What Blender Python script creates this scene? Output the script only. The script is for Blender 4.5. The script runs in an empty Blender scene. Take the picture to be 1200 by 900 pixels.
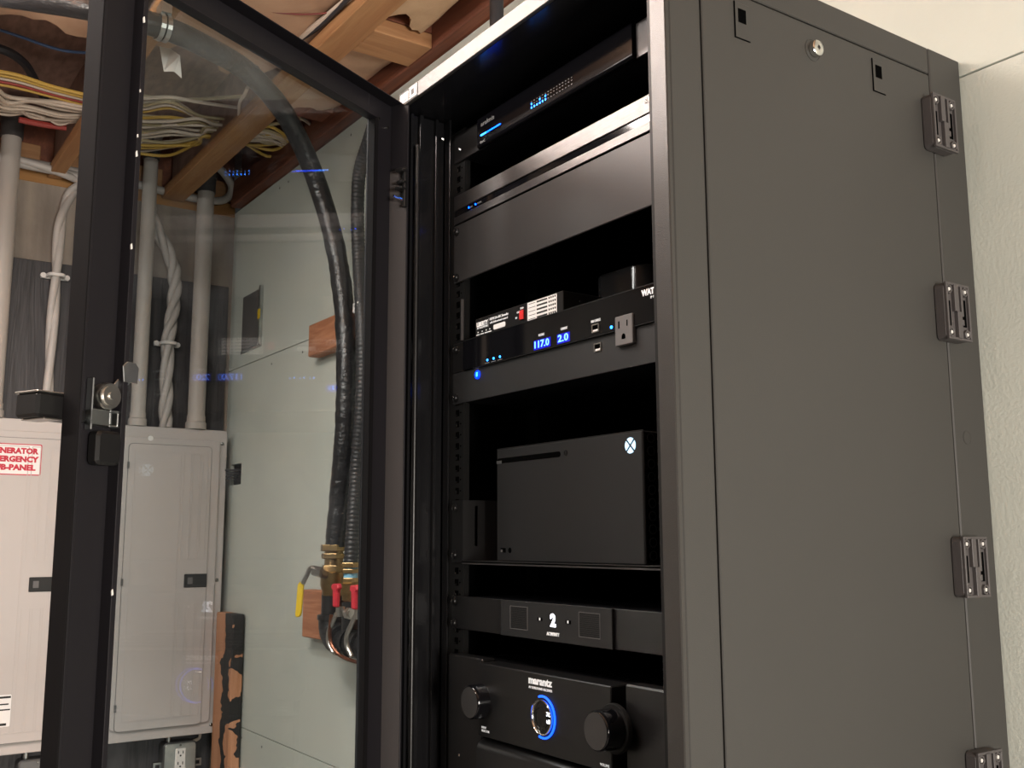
import bpy, bmesh, math, random
from mathutils import Vector, Matrix
random.seed(7)
S = bpy.context.scene
COL = S.collection
# ------------------------------------------------------------ camera (origin = lens, axes parallel to the rack)
YAW, PITCH, ROLL, FPX = -0.9702138, 0.1519184, -0.0028061, 1194.87
fw = Vector((math.sin(YAW)*math.cos(PITCH), math.cos(YAW)*math.cos(PITCH), math.sin(PITCH)))
rt = Vector((math.cos(YAW), -math.sin(YAW), 0)); up = rt.cross(fw)
r2 = rt*math.cos(ROLL)+up*math.sin(ROLL); u2 = up*math.cos(ROLL)-rt*math.sin(ROLL)
cd = bpy.data.cameras.new('camera'); cam = bpy.data.objects.new('camera', cd); COL.objects.link(cam)
cd.sensor_width = 36; cd.lens = FPX/1200*36; cd.clip_start = .01
cam.matrix_world = Matrix(((r2.x, u2.x, -fw.x, 0), (r2.y, u2.y, -fw.y, 0), (r2.z, u2.z, -fw.z, 0), (0, 0, 0, 1)))
S.camera = cam
# ------------------------------------------------------------ world, exposure
W = bpy.data.worlds.new('world'); S.world = W; W.use_nodes = True
W.node_tree.nodes['Background'].inputs[0].default_value = (1, .95, .9, 1)
W.node_tree.nodes['Background'].inputs[1].default_value = .02
S.view_settings.view_transform = 'Standard'; S.view_settings.look = 'None'
S.view_settings.gamma = 1; S.view_settings.exposure = 0.0
def area(name, loc, target, sx, sy, power, color):
    l = bpy.data.lights.new(name, 'AREA'); l.shape = 'RECTANGLE'; l.size = sx; l.size_y = sy; l.energy = power; l.color = color
    o = bpy.data.objects.new(name, l); COL.objects.link(o); o.location = loc
    o.rotation_euler = (Vector(target)-Vector(loc)).to_track_quat('-Z', 'Y').to_euler(); return o
LAMP_C = (1, .90, .835)
area('lamp_light', (-1.25, -.155, 1.035), (-1.25, -.155, 0), 1.2, .08, 22, LAMP_C)
area('lamp_light_up', (-1.25, -.155, 1.08), (-1.25, -.155, 2), 1.2, .08, 14, LAMP_C)
area('lamp_light_near', (-1.75, .20, 1.085), (-1.75, .20, 0), 1.0, .06, 20, LAMP_C)
area('lamp_light_near_up', (-1.75, .20, 1.125), (-1.75, .20, 2), 1.0, .06, 14, LAMP_C)
area('room_light_front', (-1.6, -1.6, 1.03), (-1.9, -1.2, 0), 1.25, .12, 30, LAMP_C)
area('room_light_front_up', (-1.6, -1.6, 1.075), (-1.6, -1.6, 2), 1.25, .12, 12, LAMP_C)
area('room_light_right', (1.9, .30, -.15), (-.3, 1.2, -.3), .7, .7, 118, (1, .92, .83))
# ------------------------------------------------------------ pixel -> plane helpers (measuring only)
def ray(x, y): return r2*((x-600)/FPX)-u2*((y-450)/FPX)+fw
def PX(x, y, X): r = ray(x, y); return r*(X/r.x)
def PY(x, y, Y): r = ray(x, y); return r*(Y/r.y)
def PZ(x, y, Z): r = ray(x, y); return r*(Z/r.z)
# ------------------------------------------------------------ materials
def nd(nt, t, **k):
    n = nt.nodes.new(t)
    for a, b in k.items(): setattr(n, a, b)
    return n
def mat(name, c, rough=.5, metal=0, c2=None, scale=8, stretch=(1, 1, 1), bump=0, bscale=60, emit=None, spec=.5, detail=4, pos=(.35, .65)):
    m = bpy.data.materials.new(name); m.use_nodes = True; nt = m.node_tree; b = nt.nodes['Principled BSDF']
    b.inputs['Base Color'].default_value = (*c, 1); b.inputs['Roughness'].default_value = rough
    b.inputs['Metallic'].default_value = metal; b.inputs['Specular IOR Level'].default_value = spec
    tc = nd(nt, 'ShaderNodeTexCoord'); mp = nd(nt, 'ShaderNodeMapping'); mp.inputs['Scale'].default_value = stretch
    nt.links.new(tc.outputs['Object'], mp.inputs['Vector'])
    if c2:
        n = nd(nt, 'ShaderNodeTexNoise'); n.inputs['Scale'].default_value = scale; n.inputs['Detail'].default_value = detail
        r = nd(nt, 'ShaderNodeValToRGB'); r.color_ramp.elements[0].color = (*c, 1); r.color_ramp.elements[1].color = (*c2, 1)
        r.color_ramp.elements[0].position = pos[0]; r.color_ramp.elements[1].position = pos[1]
        nt.links.new(mp.outputs[0], n.inputs['Vector']); nt.links.new(n.outputs['Fac'], r.inputs['Fac']); nt.links.new(r.outputs[0], b.inputs['Base Color'])
    if bump:
        n = nd(nt, 'ShaderNodeTexNoise'); n.inputs['Scale'].default_value = bscale; n.inputs['Detail'].default_value = 3
        bp = nd(nt, 'ShaderNodeBump'); bp.inputs['Strength'].default_value = bump; bp.inputs['Distance'].default_value = .004
        nt.links.new(mp.outputs[0], n.inputs['Vector']); nt.links.new(n.outputs['Fac'], bp.inputs['Height']); nt.links.new(bp.outputs[0], b.inputs['Normal'])
    if emit:
        b.inputs['Emission Color'].default_value = (*emit[0], 1); b.inputs['Emission Strength'].default_value = emit[1]
    return m
M = {}
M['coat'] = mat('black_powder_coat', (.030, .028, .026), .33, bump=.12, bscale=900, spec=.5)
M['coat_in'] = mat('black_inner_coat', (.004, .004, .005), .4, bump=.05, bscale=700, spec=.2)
M['side'] = mat('black_side_panel', (.034, .0325, .0300), .55, bump=.05, bscale=900, spec=.38, c2=(.038, .0365, .034), scale=2)
M['door'] = mat('door_black', (.010, .009, .011), .5, bump=.05, bscale=800, spec=.2)
M['jamb'] = mat('jamb_black', (.008, .008, .009), .2, spec=.5)
M['rail'] = mat('rail_black', (.008, .008, .008), .5, spec=.2)
M['platelow'] = mat('dimmed_plate', (.015, .0148, .0152), .5, bump=.05, bscale=900, spec=.4)  # plate finish darkened in colour where it reflects no lamp-lit ceiling
M['edge'] = mat('door_edge_black', (.006, .0055, .006), .75, spec=.08)
M['fascia'] = mat('fascia_black', (.003, .003, .004), .1, spec=.08)
M['gloss'] = mat('gloss_black', (.004, .004, .005), .08)
M['satin'] = mat('satin_black', (.008, .0077, .008), .33, bump=.03, bscale=900, spec=.45)
M['brushed'] = mat('brushed_black', (.11, .104, .104), .3, .9, c2=(.14, .134, .134), scale=30, stretch=(1, 1, 30), bump=.15, bscale=60)
M['plate'] = mat('blank_plate', (.040, .038, .038), .36, .3, bump=.05, bscale=900)
M['console'] = mat('console_black', (.011, .0108, .0112), .5, bump=.04, bscale=900, spec=.35)
M['hubg'] = mat('hub_gloss', (.035, .034, .036), .12)
M['void'] = mat('deep_black', (.002, .002, .002), .9, spec=0)
M['screw'] = mat('screw_metal', (.35, .34, .33), .25, 1)
M['screwz'] = mat('zinc_screw', (.75, .73, .71), .35, .4)
M['chrome'] = mat('chrome', (.7, .7, .68), .12, 1)
M['zinc'] = mat('galvanised', (.62, .63, .62), .3, 1, c2=(.45, .47, .47), scale=25)
M['whitelbl'] = mat('white_label', (.85, .83, .82), .6)
M['ink'] = mat('ink_black', (.01, .01, .01), .6)
M['inkred'] = mat('ink_red', (.55, .02, .05), .6)
M['print'] = mat('print_white_glow', (.75, .75, .75), .5, emit=((.9, .9, .9), .25))  # plain white print with a faint glow added to keep it bright
M['printdim'] = mat('print_grey', (.22, .22, .22), .5)
M['blue'] = mat('led_blue', (.0, .05, .8), .4, emit=((.0, .06, 1), 12))
M['ringblue'] = mat('ring_blue', (.0, .05, .8), .4, emit=((.01, .10, 1), 2.6))
M['pwr'] = mat('power_blue', (.0, .05, .5), .4, emit=((.0, .03, 1), 2.2))
M['bluec'] = mat('led_cyan', (.1, .4, .9), .4, emit=((.01, .20, 1), 10))
M['bluebg'] = mat('display_blue_glow', (0, 0, .3), .4, emit=((0, .005, 1), .4))
M['digit'] = mat('digit_blue', (.1, .3, .9), .4, emit=((.07, .22, 1), 5))
M['whitelit'] = mat('lit_white', (.9, .9, .9), .4, emit=((.85, .88, 1), 4))
M['logo'] = mat('lit_logo', (.6, .8, 1), .4, emit=((.45, .75, 1), 1.0))
M['red'] = mat('red_switch', (.7, .03, .03), .4)
M['outlet'] = mat('outlet_grey', (.12, .115, .115), .5)
M['hingep'] = mat('hinge_plastic', (.060, .054, .054), .5, bump=.05, bscale=500)
M['pvc'] = mat('grey_pvc', (.50, .45, .41), .5, c2=(.44, .40, .37), scale=4)
M['pvcd'] = mat('dark_coupling', (.06, .055, .055), .5)
M['ser'] = mat('grey_cable_jacket', (.50, .46, .43), .42, c2=(.42, .39, .37), scale=12)
M['panel'] = mat('panel_grey_paint', (.52, .48, .46), .45, c2=(.50, .465, .45), scale=2)
M['cablew'] = mat('white_cable', (.62, .52, .43), .5)
M['cabley'] = mat('yellow_cable', (.60, .38, .08), .5)
M['cablet'] = mat('tan_cable', (.42, .34, .20), .5)
M['cableblue'] = mat('blue_cable', (.05, .10, .22), .5)
M['cablek'] = mat('dark_cable', (.03, .03, .035), .5)
M['redwire'] = mat('dark_red_wire', (.16, .03, .025), .5)
M['redpipe'] = mat('red_pipe', (.36, .05, .04), .45)
M['tape'] = mat('black_tape', (.022, .022, .024), .28, bump=.9, bscale=45, stretch=(1, 1, 1.6))
M['rubber'] = mat('ribbed_rubber', (.03, .03, .032), .45)
M['brass'] = mat('brass', (.42, .29, .13), .33, .9, c2=(.30, .20, .10), scale=30)
M['iron'] = mat('black_iron', (.018, .018, .019), .38, bump=.2, bscale=120)
M['steel'] = mat('steel', (.55, .53, .50), .3, 1)
M['yellowgrip'] = mat('yellow_grip', (.80, .55, .02), .45)
M['redgrip'] = mat('red_handle', (.62, .03, .05), .42)
M['copper'] = mat('copper', (.30, .13, .08), .3, .9)
M['white'] = mat('white_paint', (.8, .78, .75), .5)
M['plastic_w'] = mat('white_plastic', (.75, .72, .70), .5)
M['bluetape'] = mat('blue_thread_tape', (.25, .55, .75), .6)
M['lampbody'] = mat('lamp_body', (.8, .8, .8), .5)
M['lampface'] = mat('lamp_diffuser', (.9, .9, .9), .5, emit=(LAMP_C, 16))
M['drywall'] = mat('green_drywall', (.55, .585, .53), .9, c2=(.60, .63, .57), scale=3, bump=.15, bscale=220, detail=8)
M['paper'] = mat('kraft_facing', (.55, .36, .24), .85, c2=(.47, .29, .19), scale=9, bump=.8, bscale=14)
M['fluff'] = mat('fibreglass', (.58, .40, .25), .95, c2=(.50, .33, .20), scale=14, bump=1, bscale=22, detail=8)
M['deck'] = mat('subfloor_board', (.40, .25, .20), .8, c2=(.27, .17, .135), scale=18, stretch=(1, 3, 1), bump=.5, bscale=30, detail=6)
M['floor'] = mat('concrete_floor', (.22, .21, .20), .8, c2=(.17, .165, .16), scale=5, bump=.2, bscale=40)
M['plain'] = mat('plain_wall', (.24, .245, .23), .9, c2=(.21, .215, .20), scale=2)
M['boxgrey'] = mat('box_grey', (.14, .14, .14), .4, .6)
def wood(name, a, b, rough=.65, axis=0, ring=9, knot=.6):
    m = bpy.data.materials.new(name); m.use_nodes = True; nt = m.node_tree; bs = nt.nodes['Principled BSDF']
    bs.inputs['Roughness'].default_value = rough
    tc = nd(nt, 'ShaderNodeTexCoord'); mp = nd(nt, 'ShaderNodeMapping')
    s = [ring]*3; s[axis] = ring*.07; mp.inputs['Scale'].default_value = s
    n = nd(nt, 'ShaderNodeTexNoise'); n.inputs['Scale'].default_value = 1.4; n.inputs['Detail'].default_value = 3; n.inputs['Distortion'].default_value = knot
    ma = nd(nt, 'ShaderNodeMath', operation='MULTIPLY'); ma.inputs[1].default_value = 9
    fr = nd(nt, 'ShaderNodeMath', operation='PINGPONG'); fr.inputs[1].default_value = 1
    n2 = nd(nt, 'ShaderNodeTexNoise'); n2.inputs['Scale'].default_value = 12
    mx = nd(nt, 'ShaderNodeMath', operation='MULTIPLY_ADD'); mx.inputs[1].default_value = .7
    r = nd(nt, 'ShaderNodeValToRGB'); r.color_ramp.elements[0].color = (*a, 1); r.color_ramp.elements[1].color = (*b, 1); r.color_ramp.elements[0].position = .2; r.color_ramp.elements[1].position = 1
    L = nt.links.new
    L(tc.outputs['Object'], mp.inputs[0]); L(mp.outputs[0], n.inputs['Vector']); L(n.outputs['Fac'], ma.inputs[0]); L(ma.outputs[0], fr.inputs[0])
    L(mp.outputs[0], n2.inputs['Vector']); L(fr.outputs[0], mx.inputs[0]); L(n2.outputs['Fac'], mx.inputs[2]); L(mx.outputs[0], r.inputs['Fac']); L(r.outputs[0], bs.inputs['Base Color'])
    bp = nd(nt, 'ShaderNodeBump'); bp.inputs['Strength'].default_value = .25; bp.inputs['Distance'].default_value = .003
    L(mx.outputs[0], bp.inputs['Height']); L(bp.outputs[0], bs.inputs['Normal'])
    return m
M['joist'] = wood('joist_pine', (.46, .25, .11), (.36, .17, .07))
M['joisty'] = wood('pine_across', (.48, .26, .12), (.37, .18, .08), axis=1)
M['dfir'] = wood('dark_fir', (.26, .085, .04), (.17, .055, .03))
M['sill'] = wood('sill_pine', (.50, .26, .09), (.40, .19, .06), axis=1)
M['block'] = wood('block_fir', (.56, .26, .14), (.40, .16, .08), ring=14)
M['ply'] = wood('black_plywood', (.022, .020, .022), (.052, .048, .052), .55, axis=2, ring=9, knot=1.6)
def tar_plank():
    m = wood('tarred_fir', (.60, .30, .17), (.48, .22, .11), axis=2, ring=12); nt = m.node_tree; b = nt.nodes['Principled BSDF']
    src = b.inputs['Base Color'].links[0].from_socket
    tc = nd(nt, 'ShaderNodeTexCoord'); sp = nd(nt, 'ShaderNodeSeparateXYZ'); L = nt.links.new; L(tc.outputs['Object'], sp.inputs[0])
    mp = nd(nt, 'ShaderNodeMapping'); mp.inputs['Scale'].default_value = (5, 5, 7); mp.inputs['Location'].default_value = (.3, .2, 1.1); L(tc.outputs['Object'], mp.inputs[0])
    n = nd(nt, 'ShaderNodeTexNoise'); n.inputs['Scale'].default_value = 1.6; n.inputs['Detail'].default_value = 3; L(mp.outputs[0], n.inputs['Vector'])
    # tar where x (towards the free edge) + noise is high
    a = nd(nt, 'ShaderNodeMath', operation='MULTIPLY_ADD'); a.inputs[1].default_value = .22; L(n.outputs['Fac'], a.inputs[0]); L(sp.outputs['X'], a.inputs[2])
    c = nd(nt, 'ShaderNodeMath', operation='SUBTRACT'); c.inputs[1].default_value = .232; L(a.outputs[0], c.inputs[0])
    e = nd(nt, 'ShaderNodeMath', operation='ABSOLUTE'); L(c.outputs[0], e.inputs[0])
    g = nd(nt, 'ShaderNodeMath', operation='LESS_THAN'); g.inputs[1].default_value = .034; L(e.outputs[0], g.inputs[0])
    mx = nd(nt, 'ShaderNodeMix', data_type='RGBA'); L(g.outputs[0], mx.inputs['Factor']); L(src, mx.inputs['A']); mx.inputs['B'].default_value = (.018, .017, .017, 1)
    L(mx.outputs['Result'], b.inputs['Base Color']); return m
M['tar'] = tar_plank()
def concrete():
    m = mat('old_concrete', (.34, .28, .235), .9, c2=(.48, .41, .35), scale=4, bump=.8, bscale=28, detail=8, pos=(.3, .7)); nt = m.node_tree; b = nt.nodes['Principled BSDF']
    src = b.inputs['Base Color'].links[0].from_socket
    tc = nd(nt, 'ShaderNodeTexCoord'); mp = nd(nt, 'ShaderNodeMapping'); mp.inputs['Scale'].default_value = (1, 6, 1)
    n = nd(nt, 'ShaderNodeTexNoise'); n.inputs['Scale'].default_value = 2; n.inputs['Detail'].default_value = 6
    r = nd(nt, 'ShaderNodeValToRGB'); r.color_ramp.elements[0].position = .4; r.color_ramp.elements[1].position = .62
    mx = nd(nt, 'ShaderNodeMix', data_type='RGBA', blend_type='MULTIPLY'); mx.inputs['Factor'].default_value = .35
    L = nt.links.new; L(tc.outputs['Object'], mp.inputs[0]); L(mp.outputs[0], n.inputs['Vector']); L(n.outputs['Fac'], r.inputs[0]); L(src, mx.inputs['A']); L(r.outputs[0], mx.inputs['B']); L(mx.outputs['Result'], b.inputs['Base Color'])
    return m
M['concrete'] = concrete()
def glass():
    m = bpy.data.materials.new('tinted_glass'); m.use_nodes = True; nt = m.node_tree; nt.nodes.remove(nt.nodes['Principled BSDF']); out = nt.nodes['Material Output']
    tr = nd(nt, 'ShaderNodeBsdfTransparent'); tr.inputs[0].default_value = (.795, .84, .85, 1)
    gl = nd(nt, 'ShaderNodeBsdfGlossy'); gl.inputs['Roughness'].default_value = .0
    df = nd(nt, 'ShaderNodeBsdfDiffuse'); df.inputs[0].default_value = (.6, .62, .66, 1)
    geo = nd(nt, 'ShaderNodeNewGeometry'); mi = nd(nt, 'ShaderNodeMix', data_type='FLOAT'); mi.inputs['A'].default_value = 1.5; mi.inputs['B'].default_value = 1/1.5
    fr = nd(nt, 'ShaderNodeFresnel'); L = nt.links.new
    L(geo.outputs['Backfacing'], mi.inputs['Factor']); L(mi.outputs['Result'], fr.inputs['IOR'])
    tc = nd(nt, 'ShaderNodeTexCoord'); n = nd(nt, 'ShaderNodeTexNoise'); n.inputs['Scale'].default_value = 5; n.inputs['Detail'].default_value = 8; n.inputs['Distortion'].default_value = 1.5
    r = nd(nt, 'ShaderNodeMapRange'); r.inputs[1].default_value = .5; r.inputs[2].default_value = .8; r.inputs[3].default_value = .0; r.inputs[4].default_value = .04
    L(tc.outputs['Object'], n.inputs['Vector']); L(n.outputs['Fac'], r.inputs[0])
    m1 = nd(nt, 'ShaderNodeMixShader'); m2 = nd(nt, 'ShaderNodeMixShader')
    L(r.outputs[0], m1.inputs[0]); L(tr.outputs[0], m1.inputs[1]); L(df.outputs[0], m1.inputs[2])
    L(fr.outputs[0], m2.inputs[0]); L(m1.outputs[0], m2.inputs[1]); L(gl.outputs[0], m2.inputs[2]); L(m2.outputs[0], out.inputs[0]); return m
M['glass'] = glass()
# ------------------------------------------------------------ mesh builder
class MB:
    def __init__(s): s.v = []; s.f = []; s.m = []; s.cur = 0
    def add(s, vs, fs):
        k = len(s.v); s.v += [Vector(v) for v in vs]; s.f += [[i+k for i in f] for f in fs]; s.m += [s.cur]*len(fs); return s
    def box(s, x0, x1, y0, y1, z0, z1):
        if x0 > x1: x0, x1 = x1, x0
        if y0 > y1: y0, y1 = y1, y0
        if z0 > z1: z0, z1 = z1, z0
        vs = [(x, y, z) for z in (z0, z1) for y in (y0, y1) for x in (x0, x1)]
        return s.add(vs, [[0, 2, 3, 1], [4, 5, 7, 6], [0, 1, 5, 4], [2, 6, 7, 3], [0, 4, 6, 2], [1, 3, 7, 5]])
    def frame(s, ax, lo, hi, a0, a1, b0, b1, w):
        # rectangular ring, thickness along axis ax, opening of width w inside
        def bx(p0, p1, q0, q1):
            if ax == 'y': s.box(p0, p1, lo, hi, q0, q1)
            else: s.box(lo, hi, p0, p1, q0, q1)
        bx(a0, a1, b1-w, b1); bx(a0, a1, b0, b0+w); bx(a0, a0+w, b0+w, b1-w); bx(a1-w, a1, b0+w, b1-w); return s
    def lathe(s, o, ax, prof, n=24, caps=True):
        ax = Vector(ax).normalized(); a = ax.orthogonal().normalized(); b = ax.cross(a); o = Vector(o); vs = []; fs = []
        for h, r in prof:
            for i in range(n):
                t = 2*math.pi*i/n; vs.append(o+ax*h+(a*math.cos(t)+b*math.sin(t))*r)
        for j in range(len(prof)-1):
            for i in range(n):
                k = (i+1) % n; fs.append([j*n+i, j*n+k, (j+1)*n+k, (j+1)*n+i])
        if caps: fs.append(list(range(n))[::-1]); fs.append([(len(prof)-1)*n+i for i in range(n)])
        return s.add(vs, fs)
    def cyl(s, p, q, r, n=16):
        p = Vector(p); q = Vector(q); return s.lathe(p, q-p, [(0, r), ((q-p).length, r)], n)
    def tube(s, pts, r, n=12, sub=6, rf=None):
        P = spline(pts, sub); N = len(P); t0 = (P[1]-P[0]).normalized(); a = t0.orthogonal().normalized(); vs = []; fs = []; d = 0
        for i, p in enumerate(P):
            t = (P[min(i+1, N-1)]-P[max(i-1, 0)]).normalized(); a = (a-t*a.dot(t)).normalized(); b = t.cross(a)
            if i: d += (P[i]-P[i-1]).length
            rr = rf(d) if rf else r
            for k in range(n):
                th = 2*math.pi*k/n; vs.append(p+(a*math.cos(th)+b*math.sin(th))*rr)
        for i in range(N-1):
            for k in range(n):
                j = (k+1) % n; fs.append([i*n+k, i*n+j, (i+1)*n+j, (i+1)*n+k])
        fs.append(list(range(n))[::-1]); fs.append([(N-1)*n+k for k in range(n)])
        return s.add(vs, fs)
    def prism(s, poly, o, a, b, n, t):
        # polygon in (a,b) coordinates, extruded t along n
        o, a, b, n = Vector(o), Vector(a), Vector(b), Vector(n); k = len(poly)
        vs = [o+a*x+b*y for x, y in poly]+[o+a*x+b*y+n*t for x, y in poly]
        return s.add(vs, [list(range(k))[::-1], list(range(k, 2*k))]+[[i, (i+1) % k, k+(i+1) % k, k+i] for i in range(k)])
def spline(pts, sub=6):
    P = [Vector(p) for p in pts]
    if len(P) < 3 and sub <= 1: return P
    Q = [P[0]*2-P[1]]+P+[P[-1]*2-P[-2]]; out = []
    for i in range(1, len(Q)-2):
        for k in range(sub):
            t = k/sub; a, b, c, d = Q[i-1], Q[i], Q[i+1], Q[i+2]
            out.append(.5*((2*b)+(c-a)*t+(2*a-5*b+4*c-d)*t*t+(3*b-a-3*c+d)*t**3))
    out.append(P[-1]); return out
def rrect(w, h, r, n=4):
    p = []
    for cx, cy, a in ((w/2-r, h/2-r, 0), (-w/2+r, h/2-r, 90), (-w/2+r, -h/2+r, 180), (w/2-r, -h/2+r, 270)):
        for i in range(n+1):
            t = math.radians(a+90*i/n); p.append((cx+r*math.cos(t), cy+r*math.sin(t)))
    return p
BASE = {}
def wbase(o):
    b = Vector((0, 0, 0))
    while o: b = b+BASE.get(o.name, Vector((0, 0, 0))); o = o.parent
    return b
def obj(name, mb, m, parent=None, smooth=False, bevel=0, label=None, local=False, loc=None, seg=1):
    ms = m if isinstance(m, (list, tuple)) else [m]
    me = bpy.data.meshes.new(name); off = Vector((0, 0, 0)) if local else wbase(parent)
    c = Vector(loc) if loc is not None else Vector((0, 0, 0))
    me.from_pydata([v-off-c for v in mb.v], [], mb.f)
    for k in ms: me.materials.append(M[k])
    for p, i in zip(me.polygons, mb.m): p.material_index = i; p.use_smooth = smooth
    me.update(); o = bpy.data.objects.new(name, me); COL.objects.link(o)
    if parent: o.parent = parent
    if loc is not None: o.location = c; BASE[o.name] = c
    if bevel:
        bv = o.modifiers.new('bevel', 'BEVEL'); bv.width = bevel; bv.segments = seg; bv.limit_method = 'ANGLE'
    if smooth:
        try: me.set_sharp_from_angle(angle=math.radians(40))
        except Exception: pass
    if label: o['label'] = label
    return o
def thing(name, label, cat, loc, group=None, rotz=0):
    o = bpy.data.objects.new(name, None); o.empty_display_size = .05; COL.objects.link(o); o.location = loc; o.rotation_euler = (0, 0, rotz)
    o['label'] = label; o['category'] = cat; BASE[o.name] = Vector(loc)
    if group: o['group'] = group
    return o
def tag(o, label, cat, group=None):
    o['label'] = label; o['category'] = cat
    if group: o['group'] = group
    return o
def struct(o): o['kind'] = 'structure'; return o
def text(name, s, pos, size, m, parent, rot=(math.pi/2, 0, 0), width=None, align='LEFT', depth=.0003, bold=0, lab=None):
    cu = bpy.data.curves.new(name, 'FONT'); cu.body = s; cu.size = size; cu.align_x = align; cu.align_y = 'CENTER'; cu.extrude = depth; cu.offset = bold; cu.resolution_u = 2
    t = bpy.data.objects.new('tmp', cu); COL.objects.link(t); bpy.context.view_layer.update()
    me = bpy.data.meshes.new_from_object(t.evaluated_get(bpy.context.evaluated_depsgraph_get())); bpy.data.objects.remove(t)
    if width:
        xs = [v.co.x for v in me.vertices]; k = width/(max(xs)-min(xs)); x0 = min(xs) if align == 'LEFT' else 0
        for v in me.vertices: v.co.x = (v.co.x-x0)*k
    me.materials.clear(); me.materials.append(M[m]); me.name = name
    o = bpy.data.objects.new(name, me); COL.objects.link(o); o.rotation_euler = rot; o.parent = parent
    o.location = Vector(pos)-wbase(parent) if parent else Vector(pos)
    if lab: o['label'] = lab
    return o
# ============================================================ SETTING
XL, YB, ZF, ZD = -3.55, 1.2007, -1.6, 1.43       # left wall face, green wall face, floor, ceiling deck underside
XR0, YF0 = 2.6, -3.0
struct(obj('floor', MB().box(XL, XR0, YF0, YB, ZF-.1, ZF), 'floor'))
struct(obj('wall_left', MB().box(XL-.2, XL, YF0, YB, ZF, 1.172), 'concrete'))
wb = struct(obj('wall_back', MB().box(XL-.2, XR0, YB+.013, YB+.11, ZF, 1.19), 'void'))
HOLE = (-3.49, -3.382, .19, .262)
def sheets():
    zs = [(ZF, -.592), (-.589, .598), (.601, 1.187)]; k = 0
    for i, (a, b) in enumerate(zs):
        xs = [XL, XL+1.2+.6*(i % 2), XL+3.64+.6*(i % 2), XR0]
        xs = [XL, -1.1+.3*i, XR0]
        for x0, x1 in zip(xs, xs[1:]):
            mb = MB()
            if i == 1 and x0 == XL:
                h = HOLE
                mb.box(x0, h[0], YB, YB+.0125, a, b).box(h[1], x1-.0012, YB, YB+.0125, a, b).box(h[0], h[1], YB, YB+.0125, a, h[2]).box(h[0], h[1], YB, YB+.0125, h[3], b)
            else: mb.box(x0, x1-.0012, YB, YB+.0125, a, b)
            obj('drywall_sheet', mb, 'drywall', wb)
            s = MB()
            for _ in range(6):
                x = random.uniform(x0+.1, x1-.1); s.cyl((x, YB-.0006, b-.03), (x, YB+.001, b-.03), .004, 8)
            obj('screw_head', s, 'boxgrey', wb)['kind'] = 'stuff'
sheets()
# cut hole with dark cable tails
struct(obj('wall_right', MB().box(XR0, XR0+.1, YF0, YB, ZF, ZD), 'plain'))
struct(obj('wall_front', MB().box(XL, XR0, YF0-.1, YF0, ZF, ZD), 'plain'))
ce = struct(obj('ceiling', MB().box(XL-.2, XR0, YF0, YB+.2, ZD, ZD+.03), 'deck'))
JY = [.580-.41*i for i in range(0, 9)]
def joist(y, w):
    obj('joist_flange', MB().box(XL+.02, XR0, y-w/2, y+w/2, 1.19, 1.226), 'joist', ce, bevel=.002)
    obj('joist_web', MB().box(XL+.02, XR0, y-.006, y+.006, 1.226, ZD), 'deck', ce)
for y in JY: joist(y, .044)
joist(.9685, .077)
obj('top_plate', MB().box(-3.5, XR0, 1.166, 1.2, 1.192, 1.285), 'dfir', ce, bevel=.003)
obj('top_plate', MB().box(-3.5, XR0, 1.2, 1.3, 1.192, ZD), 'dfir', ce, bevel=.003)
obj('blocking', MB().box(-2.165, -2.045, 1.008, 1.166, 1.192, 1.23), 'joisty', ce, bevel=.002)
obj('blocking', MB().box(-2.085, -2.045, 1.015, 1.166, 1.232, 1.40), 'dfir', ce, bevel=.002)
obj('blocking', MB().box(-2.70, -2.62, 1.015, 1.166, 1.232, 1.36), 'dfir', ce, bevel=.002)
# sill and rim at the head of the concrete wall
sp = obj('sill_plate', MB().box(XL-.14, XL+.002, YF0, YB, 1.172, 1.186+.036), 'sill', ce, bevel=.002)
for y0, y1 in ((-1.06, -.70), (-.65, -.29), (-.24, .12), (.178, .535), (.592, .932), (1.016, 1.2)):
    obj('rim_block', MB().box(XL-.02, XL+.012, y0, y1, 1.232, 1.298), 'joisty', ce, bevel=.003)
obj('rim_board', MB().box(XL-.06, XL-.022, YF0, YB, 1.232, ZD), 'dfir', ce)
def batt(x0, x1, y0, y1, z, m, sag=.03, ragged=.08, seed=0, name='insulation_batt', nx=60, ny=14):
    rnd = random.Random(seed); mb = MB(); ph = [rnd.uniform(0, 6) for _ in range(8)]
    def h(x, y):
        e = min(1, 4*min((y-y0), (y1-y))/(y1-y0)+.15)
        w = math.sin(x*9+ph[0]+2*math.sin(y*11+ph[1]))*.4+math.sin(x*23+y*17+ph[2])*.25+math.sin(x*41-y*37+ph[3])*.15
        return z-sag*(math.sqrt(max(e, 0)))-.010*w
    vs = []; fs = []
    for i in range(nx+1):
        for j in range(ny+1):
            y = y0+(y1-y0)*j/ny; xs = x0+ragged*(math.sin(y*31+ph[4])*.4+math.sin(y*77+ph[5])*.25+rnd.random()*.25)*(1 if i == 0 else max(0, 1-i*.25)); x = xs+(x1-x0)*i/nx if i else xs
            vs.append((x, y, h(x, y)))
    n = len(vs); vs += [(v[0], v[1], max(v[2]+.06, z+.05)) for v in vs]; q = ny+1
    for i in range(nx):
        for j in range(ny):
            a = i*q+j; fs.append([a, a+1, a+q+1, a+q]); fs.append([n+a, n+a+q, n+a+q+1, n+a+1])
    for j in range(ny): fs.append([j, n+j, n+j+1, j+1]); a = nx*q+j; fs.append([a, a+1, n+a+1, n+a])
    for i in range(nx): a = i*q; fs.append([a, a+q, n+a+q, n+a]); a = i*q+ny; fs.append([a, n+a, n+a+q, a+q])
    mb.add(vs, fs); return obj(name, mb, m, ce, smooth=True)
batt(-2.56, 2.55, .190, .556, 1.268, 'paper', .025, .05, 1, nx=90)
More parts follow.
